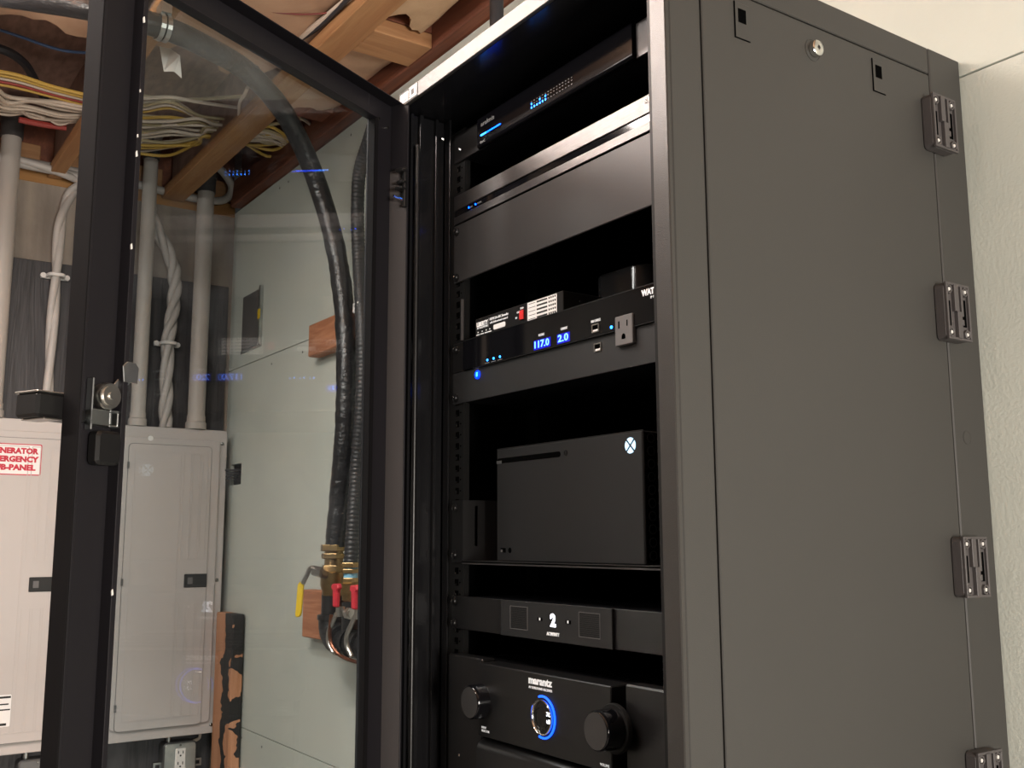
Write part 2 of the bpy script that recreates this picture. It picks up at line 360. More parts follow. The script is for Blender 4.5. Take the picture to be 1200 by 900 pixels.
batt(-2.52, 2.55, .604, .955, 1.268, 'paper', .03, .14, 2, nx=90)
batt(-2.62, -2.17, .985, 1.163, 1.250, 'paper', .028, .05, 3, nx=24)
batt(-2.03, 2.55, .985, 1.163, 1.285, 'fluff', .07, .10, 4, nx=90)
for i in range(1, 8): batt(-3.3, 2.55, JY[i+1]+.03, JY[i]-.03, 1.27, 'paper', .025, .1, 10+i, nx=50, ny=8)
pl = tag(obj('plywood_backboard', MB().box(XL+.001, XL+.019, -.3, 1.183, -1.15, .905), 'ply', bevel=.002), 'black painted plywood board fixed to the concrete wall', 'board')
# ============================================================ CONDUITS AND SERVICE CABLES ON LEFT WALL
def conduit(y, zt, r, lab, coup=True, x=XL+.075, bend=None):
    t = thing('conduit', lab, 'pipe', (x, y, .378), 'grey plastic conduits rising from the service panels')
    pts = [(x, y, .378), (x, y, .8), (x, y, zt-.1), (x, y, zt)]
    if bend: pts += bend
    obj('pipe', MB().tube(pts, r, 20, 4), 'pvc', t, smooth=True)
    obj('bushing', MB().lathe((x, y, .377), (0, 0, 1), [(0, r+.006), (.022, r+.006), (.026, r+.002), (.045, r+.002)], 20), 'pvc', t, smooth=True)
    if coup: obj('coupling', MB().lathe((x, y, zt-.02), (0, 0, 1), [(0, r+.004), (.05, r+.004), (.05, r+.007), (.062, r+.007), (.062, r+.003), (.13, r+.003)], 20), 'pvcd', t, smooth=True)
    return t
conduit(.437, 1.30, .030, 'pale grey plastic conduit at the far left edge with a dark coupling on top')
conduit(.672, 1.27, .021, 'narrow pale conduit between the grey cable and the open door edge')
conduit(.874, 1.32, .024, 'grey conduit seen through the glass just beside the door edge', bend=[(-3.47, .88, 1.38), (-3.46, .9, 1.42)])
conduit(1.068, 1.24, .029, 'grey conduit nearest the room corner, seen through the glass', bend=[(-3.475, 1.066, 1.33), (-3.46, 1.06, 1.40)])
def helix(mb, pts, off, r, turns, ph, n=8):
    P = spline(pts, 14); N = len(P); a = (P[1]-P[0]).orthogonal().normalized(); out = []
    for i, p in enumerate(P):
        t = (P[min(i+1, N-1)]-P[max(i-1, 0)]).normalized(); a = (a-t*a.dot(t)).normalized(); b = t.cross(a); th = ph+turns*2*math.pi*i/N
        out.append(p+(a*math.cos(th)+b*math.sin(th))*off)
    mb.tube(out, r, n, 1)
def strap_clip(t, p):
    x, y, z = p
    mb = MB().box(x-.026, x-.022, y-.042, y+.042, z-.008, z+.008); mb.tube([(x-.02, y-.024, z), (x+.016, y-.02, z), (x+.022, y, z), (x+.016, y+.02, z), (x-.02, y+.024, z)], .006, 8, 3)
    for s in (-1, 1): mb.cyl((x-.022, y+s*.036, z), (x-.012, y+s*.036, z), .009, 12)
    obj('cable_clip', mb, 'plastic_w', t, smooth=True)
xc = XL+.05
c1 = [(xc+.02, .2, 1.20), (xc+.02, .42, 1.208), (xc+.02, .60, 1.196), (xc+.015, .655, 1.18), (xc, .625, 1.13), (xc, .603, 1.03), (xc, .60, .855), (xc, .598, .63), (xc, .60, .378)]
t = thing('service_cable', 'grey service cable bending down the concrete wall to the left panel', 'cable', (xc, .6, .378))
mb = MB()
for k in range(2): helix(mb, c1, .006, .013, 3, k*math.pi, 10)
obj('cable_jacket', mb, 'ser', t, smooth=True); strap_clip(t, (xc, .60, .855))
c2 = [(xc, .878, 1.15), (xc, .90, 1.085), (xc, .963, .97), (xc, .982, .883), (xc, .978, .78), (xc, .968, .672), (xc, .970, .50), (xc, .973, .378)]
t = thing('service_cable', 'thick twisted grey cable dropping between two conduits behind the glass', 'cable', (xc, .973, .378))
mb = MB()
for k in range(3): helix(mb, c2, .0115, .0125, 3.2, k*2*math.pi/3, 10)
obj('cable_jacket', mb, 'ser', t, smooth=True); strap_clip(t, (xc+.004, .968, .669))
mb = MB().tube([(XL+.04, .2, 1.225), (XL+.04, .5, 1.222), (XL+.04, .8, 1.218), (XL+.04, 1.0, 1.205), (XL+.05, 1.13, 1.21), (XL+.06, 1.165, 1.26), (XL+.08, 1.12, 1.31), (XL+.1, 1.05, 1.34)], .014, 10, 6)
tag(obj('service_cable', mb, 'ser', smooth=True), 'grey cable running level along the timber sill over the concrete', 'cable')
# ============================================================ SERVICE PANELS
XP = -3.45
def service_panel(y0, y1, lab, left):
    z0, z1 = -.627, .376
    t = thing('breaker_box', lab, 'breaker box', (XL+.02, (y0+y1)/2, z0))
    obj('enclosure', MB().box(XL+.02, XP-.012, y0+.01, y1-.01, z0+.008, z1-.008), 'panel', t, bevel=.003)
    mb = MB().prism(rrect(y1-y0, z1-z0, .012), (XP-.012, (y0+y1)/2, (z0+z1)/2), (0, 1, 0), (0, 0, 1), (1, 0, 0), .008)
    mb.prism(rrect(y1-y0-.052, z1-z0-.075, .012), (XP-.004, (y0+y1)/2, (z0+z1)/2), (0, 1, 0), (0, 0, 1), (1, 0, 0), .008)
    obj('cover', mb, 'panel', t, bevel=.0025, seg=2)
    dy0, dy1, dz0, dz1 = y0+.04, y1-.056, -.592, .316
    dc = ((dy0+dy1)/2, (dz0+dz1)/2)
    mb = MB().prism(rrect(dy1-dy0+.003, dz1-dz0+.003, .013), (XP+.0041, *dc), (0, 1, 0), (0, 0, 1), (1, 0, 0), .0002)
    obj('door_gap', mb, 'boxgrey', t)
    dr = obj('door', MB().prism(rrect(dy1-dy0, dz1-dz0, .012), (XP+.004, *dc), (0, 1, 0), (0, 0, 1), (1, 0, 0), .004), 'panel', t, bevel=.001)
    mb = MB()
    for a, b in ((dy0+.02, dy1-.10), (dy1-.092, dy1-.066), (dy1-.061, dy1-.036), (dy1-.031, dy1-.010)):
        for zz in (((dz0+.028, dz1-.025),) if a < dy0+.03 else ((dz0+.028, -.20), (-.06, dz1-.025))):
            mb.frame('x', XP+.008, XP+.0093, a, b, zz[0], zz[1], .0022) if b-a < .05 else mb.frame('x', XP+.008, XP+.0093, a, b, zz[0], zz[1], .0022)
    obj('rib', mb, 'panel', dr)['kind'] = 'stuff'
    mb = MB().box(XP+.008, XP+.0115, y1-.132, y1-.056, -.152, -.108); la = obj('latch', mb, 'ink', dr, bevel=.002)
    for z in (.33, -.13, -.60): obj('screw', MB().lathe((XP-.004, y1-.018, z), (1, 0, 0), [(0, .006), (.003, .0055), (.005, .003)], 12), 'screw', t, smooth=True)
    for z in (.245, -.13, -.52): obj('hinge_nub', MB().box(XP+.006, XP+.013, dy0-.004, dy0+.002, z-.011, z+.011), 'boxgrey', t)
    obj('latch_button', MB().box(XP+.0115, XP+.0135, y1-.121, y1-.104, -.141, -.119), 'outlet', dr, bevel=.001)
    return t, dr
t, dr = service_panel(.335, .703, 'pale service panel at far left with a red and white label', True)
obj('warning_label', MB().prism(rrect(.158, .096, .004), (XP+.0081, .504, .2495), (0, 1, 0), (0, 0, 1), (1, 0, 0), .0008), 'inkred', dr)
obj('warning_label', MB().prism(rrect(.152, .090, .003), (XP+.0088, .504, .2495), (0, 1, 0), (0, 0, 1), (1, 0, 0), .0004), 'whitelbl', dr)
RX = (math.pi/2, 0, math.pi/2)
for s, y, z, w in (('GENERATOR', .436, .275, .138), ('EMERGENCY', .434, .2495, .142), ('SUB-PANEL', .440, .224, .128)):
    text('label_text', s, (XP+.0092, y, z), .023, 'inkred', dr, RX, w, bold=.0014)
obj('data_label', MB().prism(rrect(.09, .092, .004), (XP+.0081, .500, -.497), (0, 1, 0), (0, 0, 1), (1, 0, 0), .0006), 'whitelbl', dr)
mb = MB()
for z, h, y0, y1 in ((-.458, .006, .457, .543), (-.478, .004, .46, .538), (-.494, .004, .48, .543), (-.510, .003, .46, .5), (-.536, .007, .457, .535)): mb.box(XP+.0087, XP+.009, y0, y1, z-h/2, z+h/2)
obj('label_print', mb, 'ink', dr)
t, dr = service_panel(.805, 1.173, 'blank grey service panel behind the open glass door', False)
obj('paint_chip', MB().lathe((XP+.004, .912, .336), (1, 0, 0), [(0, .009), (.001, .008)], 10), 'whitelbl', t)
# outlet boxes under the panels
def outlet_box(y, z, lab, face):
    t = thing('outlet_box', lab, 'outlet', (XL+.02, y, z-.06))
    b = MB().prism(rrect(.108, .108, .014), (XL+.02, y, z), (0, 1, 0), (0, 0, 1), (1, 0, 0), .055); obj('metal_box', b, 'boxgrey', t, bevel=.003)
    for s in (-1, 1): obj('mounting_ear', MB().frame('x', XL+.05, XL+.054, min(y+s*.052, y+s*.078), max(y+s*.052, y+s*.078), z-.032, z-.008, .006), 'zinc', t)
    obj('cover_plate', MB().prism(rrect(.10, .10, .010), (XL+.075, y, z), (0, 1, 0), (0, 0, 1), (1, 0, 0), .003), 'boxgrey' if not face else 'zinc', t, bevel=.001)
    if face:
        r = obj('receptacle', MB().box(XL+.078, XL+.083, y-.017, y+.017, z-.034, z+.034), 'white', t, bevel=.002)
        mb = MB()
        for zz in (z+.018, z-.016):
            mb.box(XL+.083, XL+.0834, y-.009, y-.006, zz, zz+.009).box(XL+.083, XL+.0834, y+.006, y+.009, zz, zz+.009).cyl((XL+.083, y, zz-.006), (XL+.0834, y, zz-.006), .003, 10)
        obj('slot', mb, 'ink', r)
    obj('screw', MB().lathe((XL+.078, y, z+.044), (1, 0, 0), [(0, .004), (.002, .003)], 10), 'screw', t)
    obj('feed_cable', MB().tube([(XL+.04, y+.075, -.63), (XL+.04, y+.072, -.65), (XL+.04, y+.05, z+.045)], .005, 8, 5), 'cablew', t, smooth=True)
    obj('connector', MB().cyl((XL+.045, y-.03, z+.05), (XL+.045, y-.03, -.632), .009, 10), 'zinc', t, smooth=True)
outlet_box(1.064, -.702, 'metal box with a white receptacle under the right grey panel', True)
outlet_box(.635, -.705, 'blank metal box under the left service panel', False)
# plank leaning in the corner
t = obj('plank', MB().box(0, .163, 0, .038, 0, 1.365), 'tar', bevel=.003); t.location = (-3.443, 1.156, ZF); t.rotation_euler = (0, 0, 0)
tag(t, 'rough timber plank smeared with black tar leaning in the room corner', 'plank')
# cut hole wires, access hatch
mb = MB()
for k in range(4): mb.tube([(-3.47+.02*k, YB+.012, .21+.01*k), (-3.45+.012*k, YB-.01, .215+.008*k), (-3.475, YB-.025-.004*k, .205+.012*k)], .004, 8, 4)
tag(obj('cable_tail', mb, 'cablek', smooth=True), 'black cable tails poking from the hole in the green wall', 'cable')
t = thing('access_hatch', 'small grey wall hatch with a yellow tag on the green wall', 'hatch', (-3.32, YB, .66))
obj('hatch_plate', MB().box(-3.418, -3.245, YB-.004, YB-.0005, .652, .845), 'outlet', t, bevel=.001)
obj('hatch_frame', MB().box(-3.242, -3.228, YB-.012, YB-.0005, .648, .85).box(-3.42, -3.228, YB-.006, YB-.0005, .643, .650), 'zinc', t)
obj('yellow_tag', MB().box(-3.243, -3.223, YB-.0135, YB-.012, .735, .768), 'yellowgrip', t)
# ============================================================ HOSES AND PLUMBING
hp = [PZ(-60, -16, 1.14), PZ(0, -7, 1.14), PZ(60, 2, 1.14), PZ(110, 11, 1.14), PZ(190, 32, 1.14), PZ(240, 54, 1.15)]
hp += [PY(290, 84, .82), PY(330, 128, .93), PY(358, 180, 1.02), PY(380, 240, 1.08), PY(395, 300, 1.11), PY(404, 370, 1.125), PY(406, 440, 1.125), PY(404, 510, 1.125), PY(399, 575, 1.125), PY(393, 640, 1.12)]
rh = random.Random(5); jit = [rh.uniform(-1, 1) for _ in range(400)]
t = thing('wrapped_hose', 'thick black tape-wrapped hose curving from the ceiling to the brass valve', 'hose', hp[-1])
def rfh(d):
    if d < 1.25: return .0265
    i = d/.011; a = int(i); w = i-a; return .0265+.0016*(jit[a % 400]*(1-w)+jit[(a+1) % 400]*w)
obj('hose_wrap', MB().tube(hp, .0265, 18, 14, rfh), 'tape', t, smooth=True)
mb = MB(); SX, SY = PZ(190, 32, 1.14)[:2]
for dy in (-.011, .003): mb.lathe((SX, SY+dy, 1.14), (-.1, 1, 0), [(0, .029), (0, .031), (.010, .032), (.010, .029)], 20, caps=False)
mb.box(SX-.025, SX+.025, SY-.008, SY+.014, 1.166, 1.196)
tag(obj('pipe_strap', mb, 'zinc'), 'galvanised strap holding the thick hose under the joist', 'strap')
h2 = [PY(447, 120, 1.12), PY(433, 163, 1.13), PY(421, 205, 1.14), PY(419, 260, 1.15), PY(421, 310, 1.15), PY(424, 370, 1.14), PY(425, 430, 1.14), PY(423, 490, 1.14), PY(418, 550, 1.14), PY(414, 610, 1.13), PY(411, 662, 1.12)]
t = thing('ribbed_hose', 'thinner black ribbed hose beside the thick wrapped hose', 'hose', h2[-1])
obj('hose_body', MB().tube(h2, .017, 14, 40, lambda d: .0172+.0012*(1 if (int(d/.0055) % 2) else 0)), 'rubber', t, smooth=True)
tag(obj('wood_block', MB().box(PY(361, 400, 1.16).x, -2.25, YB-.04, YB-.001, .528, .622), 'block', bevel=.003), 'upper fir block on the green wall behind the hoses', 'timber block')
tag(obj('wood_block', MB().box(PY(354, 720, 1.16).x, -2.1, YB-.04, YB-.001, -.264, -.135), 'block', bevel=.003), 'lower fir block on the green wall behind the black pipe', 'timber block')
tag(obj('hose_clip', MB().box(PY(423, 367, 1.15).x, PY(429, 367, 1.15).x, YB-.075, YB-.041, .585, .612), 'plastic_w', bevel=.002), 'small white clip on the upper fir block', 'clip')
def fitting(root_label, x, z, s, blue):
    Y = 1.12; t = thing('valve', root_label, 'valve', (x, Y, z-.13*s))
    def hexa(a, b, r): mbx = MB().lathe((x, Y, a), (0, 0, 1), [(0, r*.96), (.002, r), (b-a-.002, r), (b-a, r*.96)], 6); return mbx
    obj('union_nut', hexa(z-.015*s, z+.002*s, .037*s), 'brass', t); obj('union_nut', hexa(z-.034*s, z-.020*s, .034*s), 'brass', t)
    obj('nipple', MB().cyl((x, Y, z-.06*s), (x, Y, z-.015*s), .024*s, 20), 'bluetape' if blue else 'brass', t, smooth=True)
    obj('valve_hex', hexa(z-.068*s, z-.050*s, .032*s), 'brass', t)
    obj('valve_body', MB().lathe((x, Y, z-.126*s), (0, 0, 1), [(0, .028*s), (.012*s, .028*s), (.018*s, .031*s), (.026*s, .033*s), (.046*s, .033*s), (.050*s, .035*s), (.058*s, .035*s), (.058*s, .030*s)], 24), 'brass', t, smooth=True)
    return t
t = fitting('large brass ball valve with a yellow lever below the thick hose', -2.445, -.012, 1.0, False)
obj('stem', MB().cyl((-2.44, 1.11, -.09), (-2.420, 1.065, -.078), .011, 12), 'brass', t, smooth=True)
obj('lever', MB().tube([(-2.410, 1.06, -.074), (-2.428, 1.05, -.068), (-2.440, 1.045, -.086), (-2.452, 1.04, -.106)], .006, 8, 5).cyl((-2.408, 1.07, -.078), (-2.424, 1.055, -.074), .013, 6), 'steel', t, smooth=True)
obj('lever_grip', MB().prism(rrect(.022, .088, .009), (-2.462, 1.035, -.146), (Vector((.93, .3, .2))).normalized(), (.14, 0, 1), (-.3, .93, 0), .006), 'yellowgrip', t, bevel=.0015, label='yellow lever grip')
t = fitting('smaller brass valve fitting below the ribbed hose', -2.345, -.055, .72, True)
# black iron pipework
t = thing('pipe_run', 'black iron pipe elbow and run at the foot of the valves', 'pipe', (-2.45, 1.12, -.24))
obj('riser', MB().cyl((-2.447, 1.12, -.205), (-2.447, 1.12, -.136), .028, 20), 'iron', t, smooth=True)
obj('elbow', MB().tube([(-2.447, 1.12, -.188), (-2.447, 1.12, -.205), (-2.440, 1.12, -.228), (-2.415, 1.12, -.245), (-2.39, 1.12, -.246)], .034, 20, 5).lathe((-2.447, 1.12, -.198), (0, 0, 1), [(0, .038), (.012, .038)], 20).lathe((-2.395, 1.12, -.246), (1, 0, 0), [(0, .038), (.012, .038)], 20), 'iron', t, smooth=True)
obj('horizontal_pipe', MB().cyl((-2.40, 1.12, -.246), (-1.33, 1.12, -.246), .027, 20), 'iron', t, smooth=True)
obj('tee', MB().lathe((-2.335, 1.12, -.246), (1, 0, 0), [(0, .036), (.01, .036), (.01, .032), (.06, .032), (.06, .036), (.07, .036)], 20).cyl((-2.34, 1.12, -.24), (-2.34, 1.12, -.15), .022, 18), 'iron', t, smooth=True)
mb = MB().tube([(-2.37, 1.075, -.165), (-2.365, 1.07, -.175), (-2.36, 1.06, -.19)], .010, 8, 4)
def pet(px, lab):
    c = PY(px, 700, 1.055); x = c.x; t = thing('drain_valve', lab, 'valve', (x, 1.075, -.18))
    obj('handle', MB().prism([(-.018, .036), (.016, .038), (.020, .026), (.011, .020), (.009, -.018), (-.010, -.018), (-.012, .020), (-.020, .024)], (x, 1.055, -.138), (1, 0, 0), (0, 0, 1), (0, -1, 0), .012), 'redgrip', t, bevel=.003, label='red lever handle')
    obj('body', MB().cyl((x, 1.06, -.178), (x, 1.06, -.155), .011, 14).cyl((x-.03, 1.07, -.170), (x+.04, 1.07, -.170), .009, 14).cyl((x+.02, 1.07, -.170), (x+.035, 1.07, -.170), .014, 6), 'steel', t, smooth=True)
    obj('drain_tube', MB().tube([(x-.02, 1.06, -.172), (x-.028, 1.055, -.19), (x-.040, 1.05, -.215), (x-.040, 1.05, -.24), (x-.025, 1.055, -.262)], .006, 10, 5), 'steel', t, smooth=True)
pet(397, 'left small valve with a red lever in front of the iron pipe'); pet(419, 'right small valve with a red lever half hidden by the door')
tag(obj('copper_line', MB().tube([(-2.30, 1.05, -.175), (-2.305, 1.05, -.225), (-2.29, 1.055, -.255), (-2.24, 1.07, -.275), (-2.05, 1.09, -.285)], .0045, 8, 6), 'copper', smooth=True), 'thin copper line looping below the black iron pipe', 'pipe')
# ============================================================ CEILING CABLES
GW = 'pale cables crossing the ceiling joists'; GY = 'yellow cables crossing the ceiling joists'; GT = 'tan cables seen through the glass'
def wire(pts, r, m, lab, g=None, name='cable'): return tag(obj(name, MB().tube(pts, r, 7, 5), m, smooth=True), lab, 'cable', g)
for k in range(5):
    o = k*3.6; z = 1.262
    wire([PZ(-30, 78+o, z)-Vector((0, .3, 0)), PZ(-30, 78+o, z), PZ(20, 88+o, z), PZ(60, 101+o*.8, z), PZ(108, 113+o*.8, z), PZ(130, 118+o*.7, z+.01), PZ(165, 121+o*.6, z+.02)], .0055, ['cabley', 'cabley', 'cablew', 'redpipe', 'cabley'][k] if k != 3 else 'redpipe', ['topmost yellow cable above the pale cables at upper left', 'second yellow cable at upper left', 'pale cable running between the yellow cables at upper left', 'red-jacketed cable among the yellow cables at upper left', 'lowest yellow cable at upper left'][k])
rr = random.Random(3)
for k in range(11):
    z = 1.250+.02*rr.random(); a = rr.uniform(-7, 7)
    wire([PZ(-25, 95+k*3.2, z)-Vector((0, .3, 0)), PZ(-25, 95+k*3.2, z), PZ(8, 112+k*1.6+a, z+.005), PZ(35, 117+k*1.9-a*.6, z+.012), PZ(70, 121+k*2.1+rr.uniform(-4, 4), z), PZ(110, 127+k*1.8, z), PZ(165, 128+k*4.3, 1.262)], .0058, 'cablew', 'one of the pale cables bunched under the deck at upper left', GW)
wire([PZ(22, 140, 1.25), PZ(45, 145, 1.25), PZ(78, 150, 1.25)], .009, 'redpipe', 'short red pipe below the pale cables at upper left', name='red_pipe')
wire([PZ(0, 35, 1.34), PZ(30, 45, 1.33), PZ(55, 54, 1.32), PZ(80, 60, 1.32), PZ(115, 62, 1.32), PZ(170, 60, 1.33)], .0042, 'cableblue', 'thin blue cable looping across the brown deck')
wire([PZ(-20, 52, 1.36), PZ(8, 60, 1.36), PZ(28, 74, 1.36), PZ(40, 92, 1.36), PZ(52, 115, 1.36), PZ(60, 135, 1.36)], .013, 'cablek', 'thick dark cable arcing across the brown deck')
wire([PZ(60, 142, 1.25), PZ(68, 146, 1.245), PZ(78, 145, 1.25), PZ(90, 138, 1.26)], .003, 'cablew', 'thin loose white wire loop beside the red pipe')
starts = [112, 115, 121, 124, 128, 131, 135, 138, 142, 145, 149, 152, 155, 158, 161, 164, 167, 170, 173, 177, 180]
for k, y in enumerate(starts):
    f = k/len(starts); z = 1.262+.03*rr.random()
    m = 'cabley' if k in (5, 7, 17, 18, 20) else ('cablet' if k % 3 == 0 else 'cablew')
    ex = 262-30*f; ey = 138+22*f+rr.uniform(-5, 5)
    if k < 2: ex, ey = 285, 113+k*14
    wire([PZ(118, y*.55+60, z), PZ(140, y-4, z), PZ(165, y, z), PZ(200, y+rr.uniform(-5, 5)-f*2, z), PZ(232, (y+ey)/2+rr.uniform(-5, 5), z+.01), PZ(ex, ey, z+.015), PZ(ex+20, ey+2, z+.02), PZ(ex+48, ey+8, 1.27), PZ(ex+75+rr.uniform(-10, 10), ey+18+rr.uniform(-14, 8), 1.26), PZ(350+rr.uniform(-15, 35), 172+rr.uniform(-18, 12), 1.27), PZ(385+rr.uniform(-10, 10), 180+rr.uniform(-8, 8), 1.30)], .0052, m, {'cabley': 'one of the yellow cables fanned behind the glass above the panels', 'cablet': 'one of the tan cables fanned behind the glass above the panels', 'cablew': 'one of the pale cables fanned behind the glass above the panels'}[m], {'cabley': GY, 'cablet': GT, 'cablew': 'pale cables seen through the glass'}[m])
wire([PZ(280, 135, 1.22), PZ(281, 120, 1.22), PZ(286, 112, 1.21), PZ(290, 103, 1.205)], .005, 'cablew', 'short pale cable end sticking down beside the thick hose')
wire([PZ(270, 78, 1.25), PZ(300, 62, 1.25), PZ(322, 45, 1.25), PZ(345, 48, 1.25), PZ(372, 28, 1.24), PZ(400, 5, 1.23), PZ(420, -12, 1.23)], .008, 'cablew', 'pale flat cable along the joist near the door top')
wire([PZ(285, 85, 1.25), PZ(315, 66, 1.25), PZ(345, 50, 1.25), PZ(372, 33, 1.235), PZ(395, 12, 1.225), PZ(415, -8, 1.22)], .006, 'cablek', 'dark cable along the joist near the door top')
wire([PZ(292, 5, 1.24), PZ(315, 13, 1.235), PZ(345, 16.5, 1.235), PZ(375, 16, 1.235), PZ(400, 12, 1.24)], .0022, 'redwire', 'thin dark red wire hanging below the tan insulation')
wire([PZ(487, 0, 1.27), PZ(474, 10, 1.27), PZ(463, 20, 1.28), PZ(460, 26, 1.30)], .004, 'cablek', 'short black cable in the seam of the insulation')
tag(obj('drop_pipe', MB().cyl((PY(582, 30, 1.10).x, 1.10, .62), (PY(582, 30, 1.10).x, 1.10, 1.42), .015, 16), 'cablek', smooth=True), 'black vertical pipe rising behind the rack top', 'pipe')
# torn paper
mb = MB(); P = [PZ(193, 50, 1.20), PZ(196, 72, 1.15), PZ(204, 66, 1.15), PZ(211, 92, 1.13), PZ(206, 72, 1.14), PZ(200, 88, 1.12)]
g = [PZ(187, 55, 1.22), PZ(200, 58, 1.22), PZ(211, 66, 1.19), PZ(213, 92, 1.15), PZ(204, 84, 1.16), PZ(192, 84, 1.16)]
mb.add([p for p in g]+[p+Vector((0, 0, .002)) for p in g], [[0, 1, 2, 4, 5], [2, 3, 4], [6, 11, 10, 8, 7], [8, 10, 9]]+[[i, (i+1) % 6, 6+(i+1) % 6, 6+i] for i in range(6)])
tag(obj('torn_facing', mb, 'white'), 'torn scrap of pale facing hanging under the strap', 'scrap')
# ============================================================ RACK
XC, XR, XLF = -1.0076, -.7076, -1.3076
YFR, YP, YSB, YW = .6735, .752, 1.130, 1.1985
ZT, ZB = .6195, -.42
rack = thing('equipment_rack', 'tall black wall-mount equipment rack with an open glass door', 'equipment rack', (XC, .95, ZB))
bz = MB().box(XLF, XLF+.024, YFR, YFR+.006, ZB, .634).box(XR-.0235, XR, YFR, YFR+.006, ZB, .634).box(XLF+.030, XR, YFR, YFR+.006, .632, .656).box(XLF, XR, YFR, YFR+.006, ZB, ZB+.03)
bz.box(XLF+.030, XR, YFR+.006, YFR+.03, .650, .656)
bezel = obj('front_bezel', bz, 'coat', rack, bevel=.0012)
lb = obj('decal', MB().box(-1.272, -1.222, YFR-.0006, YFR-.0001, .6335, .6545), 'ink', bezel)
obj('decal_field', MB().box(-1.271, -1.249, YFR-.001, YFR-.0006, .6365, .651).box(-1.246, -1.223, YFR-.001, YFR-.0006, .636, .6535), 'whitelbl', bezel)
obj('decal_print', MB().box(-1.27, -1.25, YFR-.0013, YFR-.001, .639, .6402).box(-1.27, -1.25, YFR-.0013, YFR-.001, .6475, .6485).box(-1.239, -1.231, YFR-.0013, YFR-.001, .640, .649).frame('y', YFR-.0013, YFR-.001, -1.245, -1.224, .637, .6525, .0008), 'ink', bezel)
# front corner post (side strip), side panel, rear section
obj('corner_post', MB().box(XR-.0235, XR, YFR+.006, .7225, ZB, ZT).box(XR-.006, XR-.0025, .722, .7265, ZB, ZT), 'side', rack, bevel=.0015)
obj('side_frame', MB().box(XR-.004, XR-.0005, .7245, YSB-.0015, .5845, ZT).box(XR-.006, XR-.004, .7245, YSB, ZB, ZT), 'side', rack, bevel=.001)
sd = MB().box(XR-.0035, XR-.0005, .7265, YSB-.002, ZB+.02, .5825)
side = obj('side_panel', sd, 'side', rack, bevel=.001)
def pull(y0):
    a = obj('pull_slot', MB().box(XR-.0006, XR+.0006, y0, y0+.0225, .532, .573), 'side', side, bevel=.0008)
    obj('slot_opening', MB().box(XR+.0004, XR+.0009, y0+.0045, y0+.0165, .550, .566), 'void', side)
    obj('slot_opening', MB().box(XR-.0002, XR+.0007, y0-.0012, y0, .532, .573).box(XR-.0002, XR+.0007, y0-.0012, y0+.0225, .5312, .532), 'void', side)
pull(.776); pull(1.012)
lk = obj('lock', MB().lathe((XR-.0005, .903, .5525), (1, 0, 0), [(0, .0095), (.008, .0092), (.009, .008)], 28), 'chrome', side, smooth=True, label='round chrome key lock')
obj('lock_recess', MB().lathe((XR-.0006, .903, .5525), (1, 0, 0), [(0, .0132), (.0006, .0132), (.0006, .0125), (0, .0122)], 28), 'coat', side)
obj('keyway', MB().lathe((XR+.0085, .903, .5525), (1, 0, 0), [(0, .0022), (.0003, .0022)], 12).box(XR+.0085, XR+.0089, .9025, .9035, .5495, .5555), 'ink', side)
rear = obj('rear_mount', MB().box(XR-.03, XR-.0005, YSB+.001, YW, ZB, ZT+.001).box(XLF, XR-.03, YW-.006, YW, ZB, ZT), 'side', rack, bevel=.0015)
obj('knockout', MB().lathe((XR-.0008, 1.157, .1217), (1, 0, 0), [(0, .0085), (.0007, .0085), (.0007, .0078), (.0004, .0076)], 20), 'side', rear)
# left side, top, back, inner shell
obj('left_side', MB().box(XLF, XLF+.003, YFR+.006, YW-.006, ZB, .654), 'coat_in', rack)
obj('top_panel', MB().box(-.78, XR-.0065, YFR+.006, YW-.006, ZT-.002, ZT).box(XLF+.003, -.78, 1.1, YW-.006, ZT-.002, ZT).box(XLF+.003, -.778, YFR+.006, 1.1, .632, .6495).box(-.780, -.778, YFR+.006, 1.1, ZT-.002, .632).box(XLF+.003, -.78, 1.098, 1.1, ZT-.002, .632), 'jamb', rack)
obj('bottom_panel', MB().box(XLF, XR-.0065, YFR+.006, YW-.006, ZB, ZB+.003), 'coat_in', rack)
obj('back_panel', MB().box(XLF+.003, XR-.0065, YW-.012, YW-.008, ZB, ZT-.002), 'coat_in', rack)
# jamb profile and rails
jm = MB()
for x0, x1, y0, y1 in ((-1.304, -1.279, .680, .690), (-1.2805, -1.2795, .690, .752), (-1.277, -1.2735, .692, .697), (-1.278, -1.271, .706, .712), (-1.279, -1.2725, .734, .739), (-1.2765, -1.262, .752, .755)):
    jm.box(x0, x1, y0, y1, ZB+.01, .630)
obj('jamb_channel', jm, 'jamb', rack, bevel=.0008)
obj('jamb_channel', MB().box(-.742, -.7315, .680, .752, ZB+.01, .61), 'rail', rack, bevel=.001)
obj('gasket_rod', MB().cyl((-1.264, .698, ZB+.01), (-1.264, .698, .578), .0035, 12), 'satin', rack, smooth=True)
rl = MB().box(-1.262, -1.2235, .755, .757, ZB+.01, .605).box(-1.2245, -1.2225, .757, .764, ZB+.01, .605)
obj('rail', rl, 'rail', rack)
obj('rail', MB().box(-.7915, -.753, .755, .757, ZB+.01, .605).box(-.7925, -.7905, .757, .764, ZB+.01, .605), 'rail', rack)
obj('rear_rail', MB().box(-1.262, -1.228, .89, .892, ZB+.01, .605).box(-1.230, -1.228, .89, .93, ZB+.01, .605), 'rail', rack)
hz = MB(); z = .5925
while z > -.40:
    hz.box(-1.2445, -1.2355, .7545, .7552, z-.0045, z+.0045); hz.box(-1.2325, -1.2300, .7545, .7552, z-.001, z+.001); z -= .01587
obj('rail_hole', hz, 'void', rack)['kind'] = 'stuff'
hz = MB(); z = .5925; k = 0
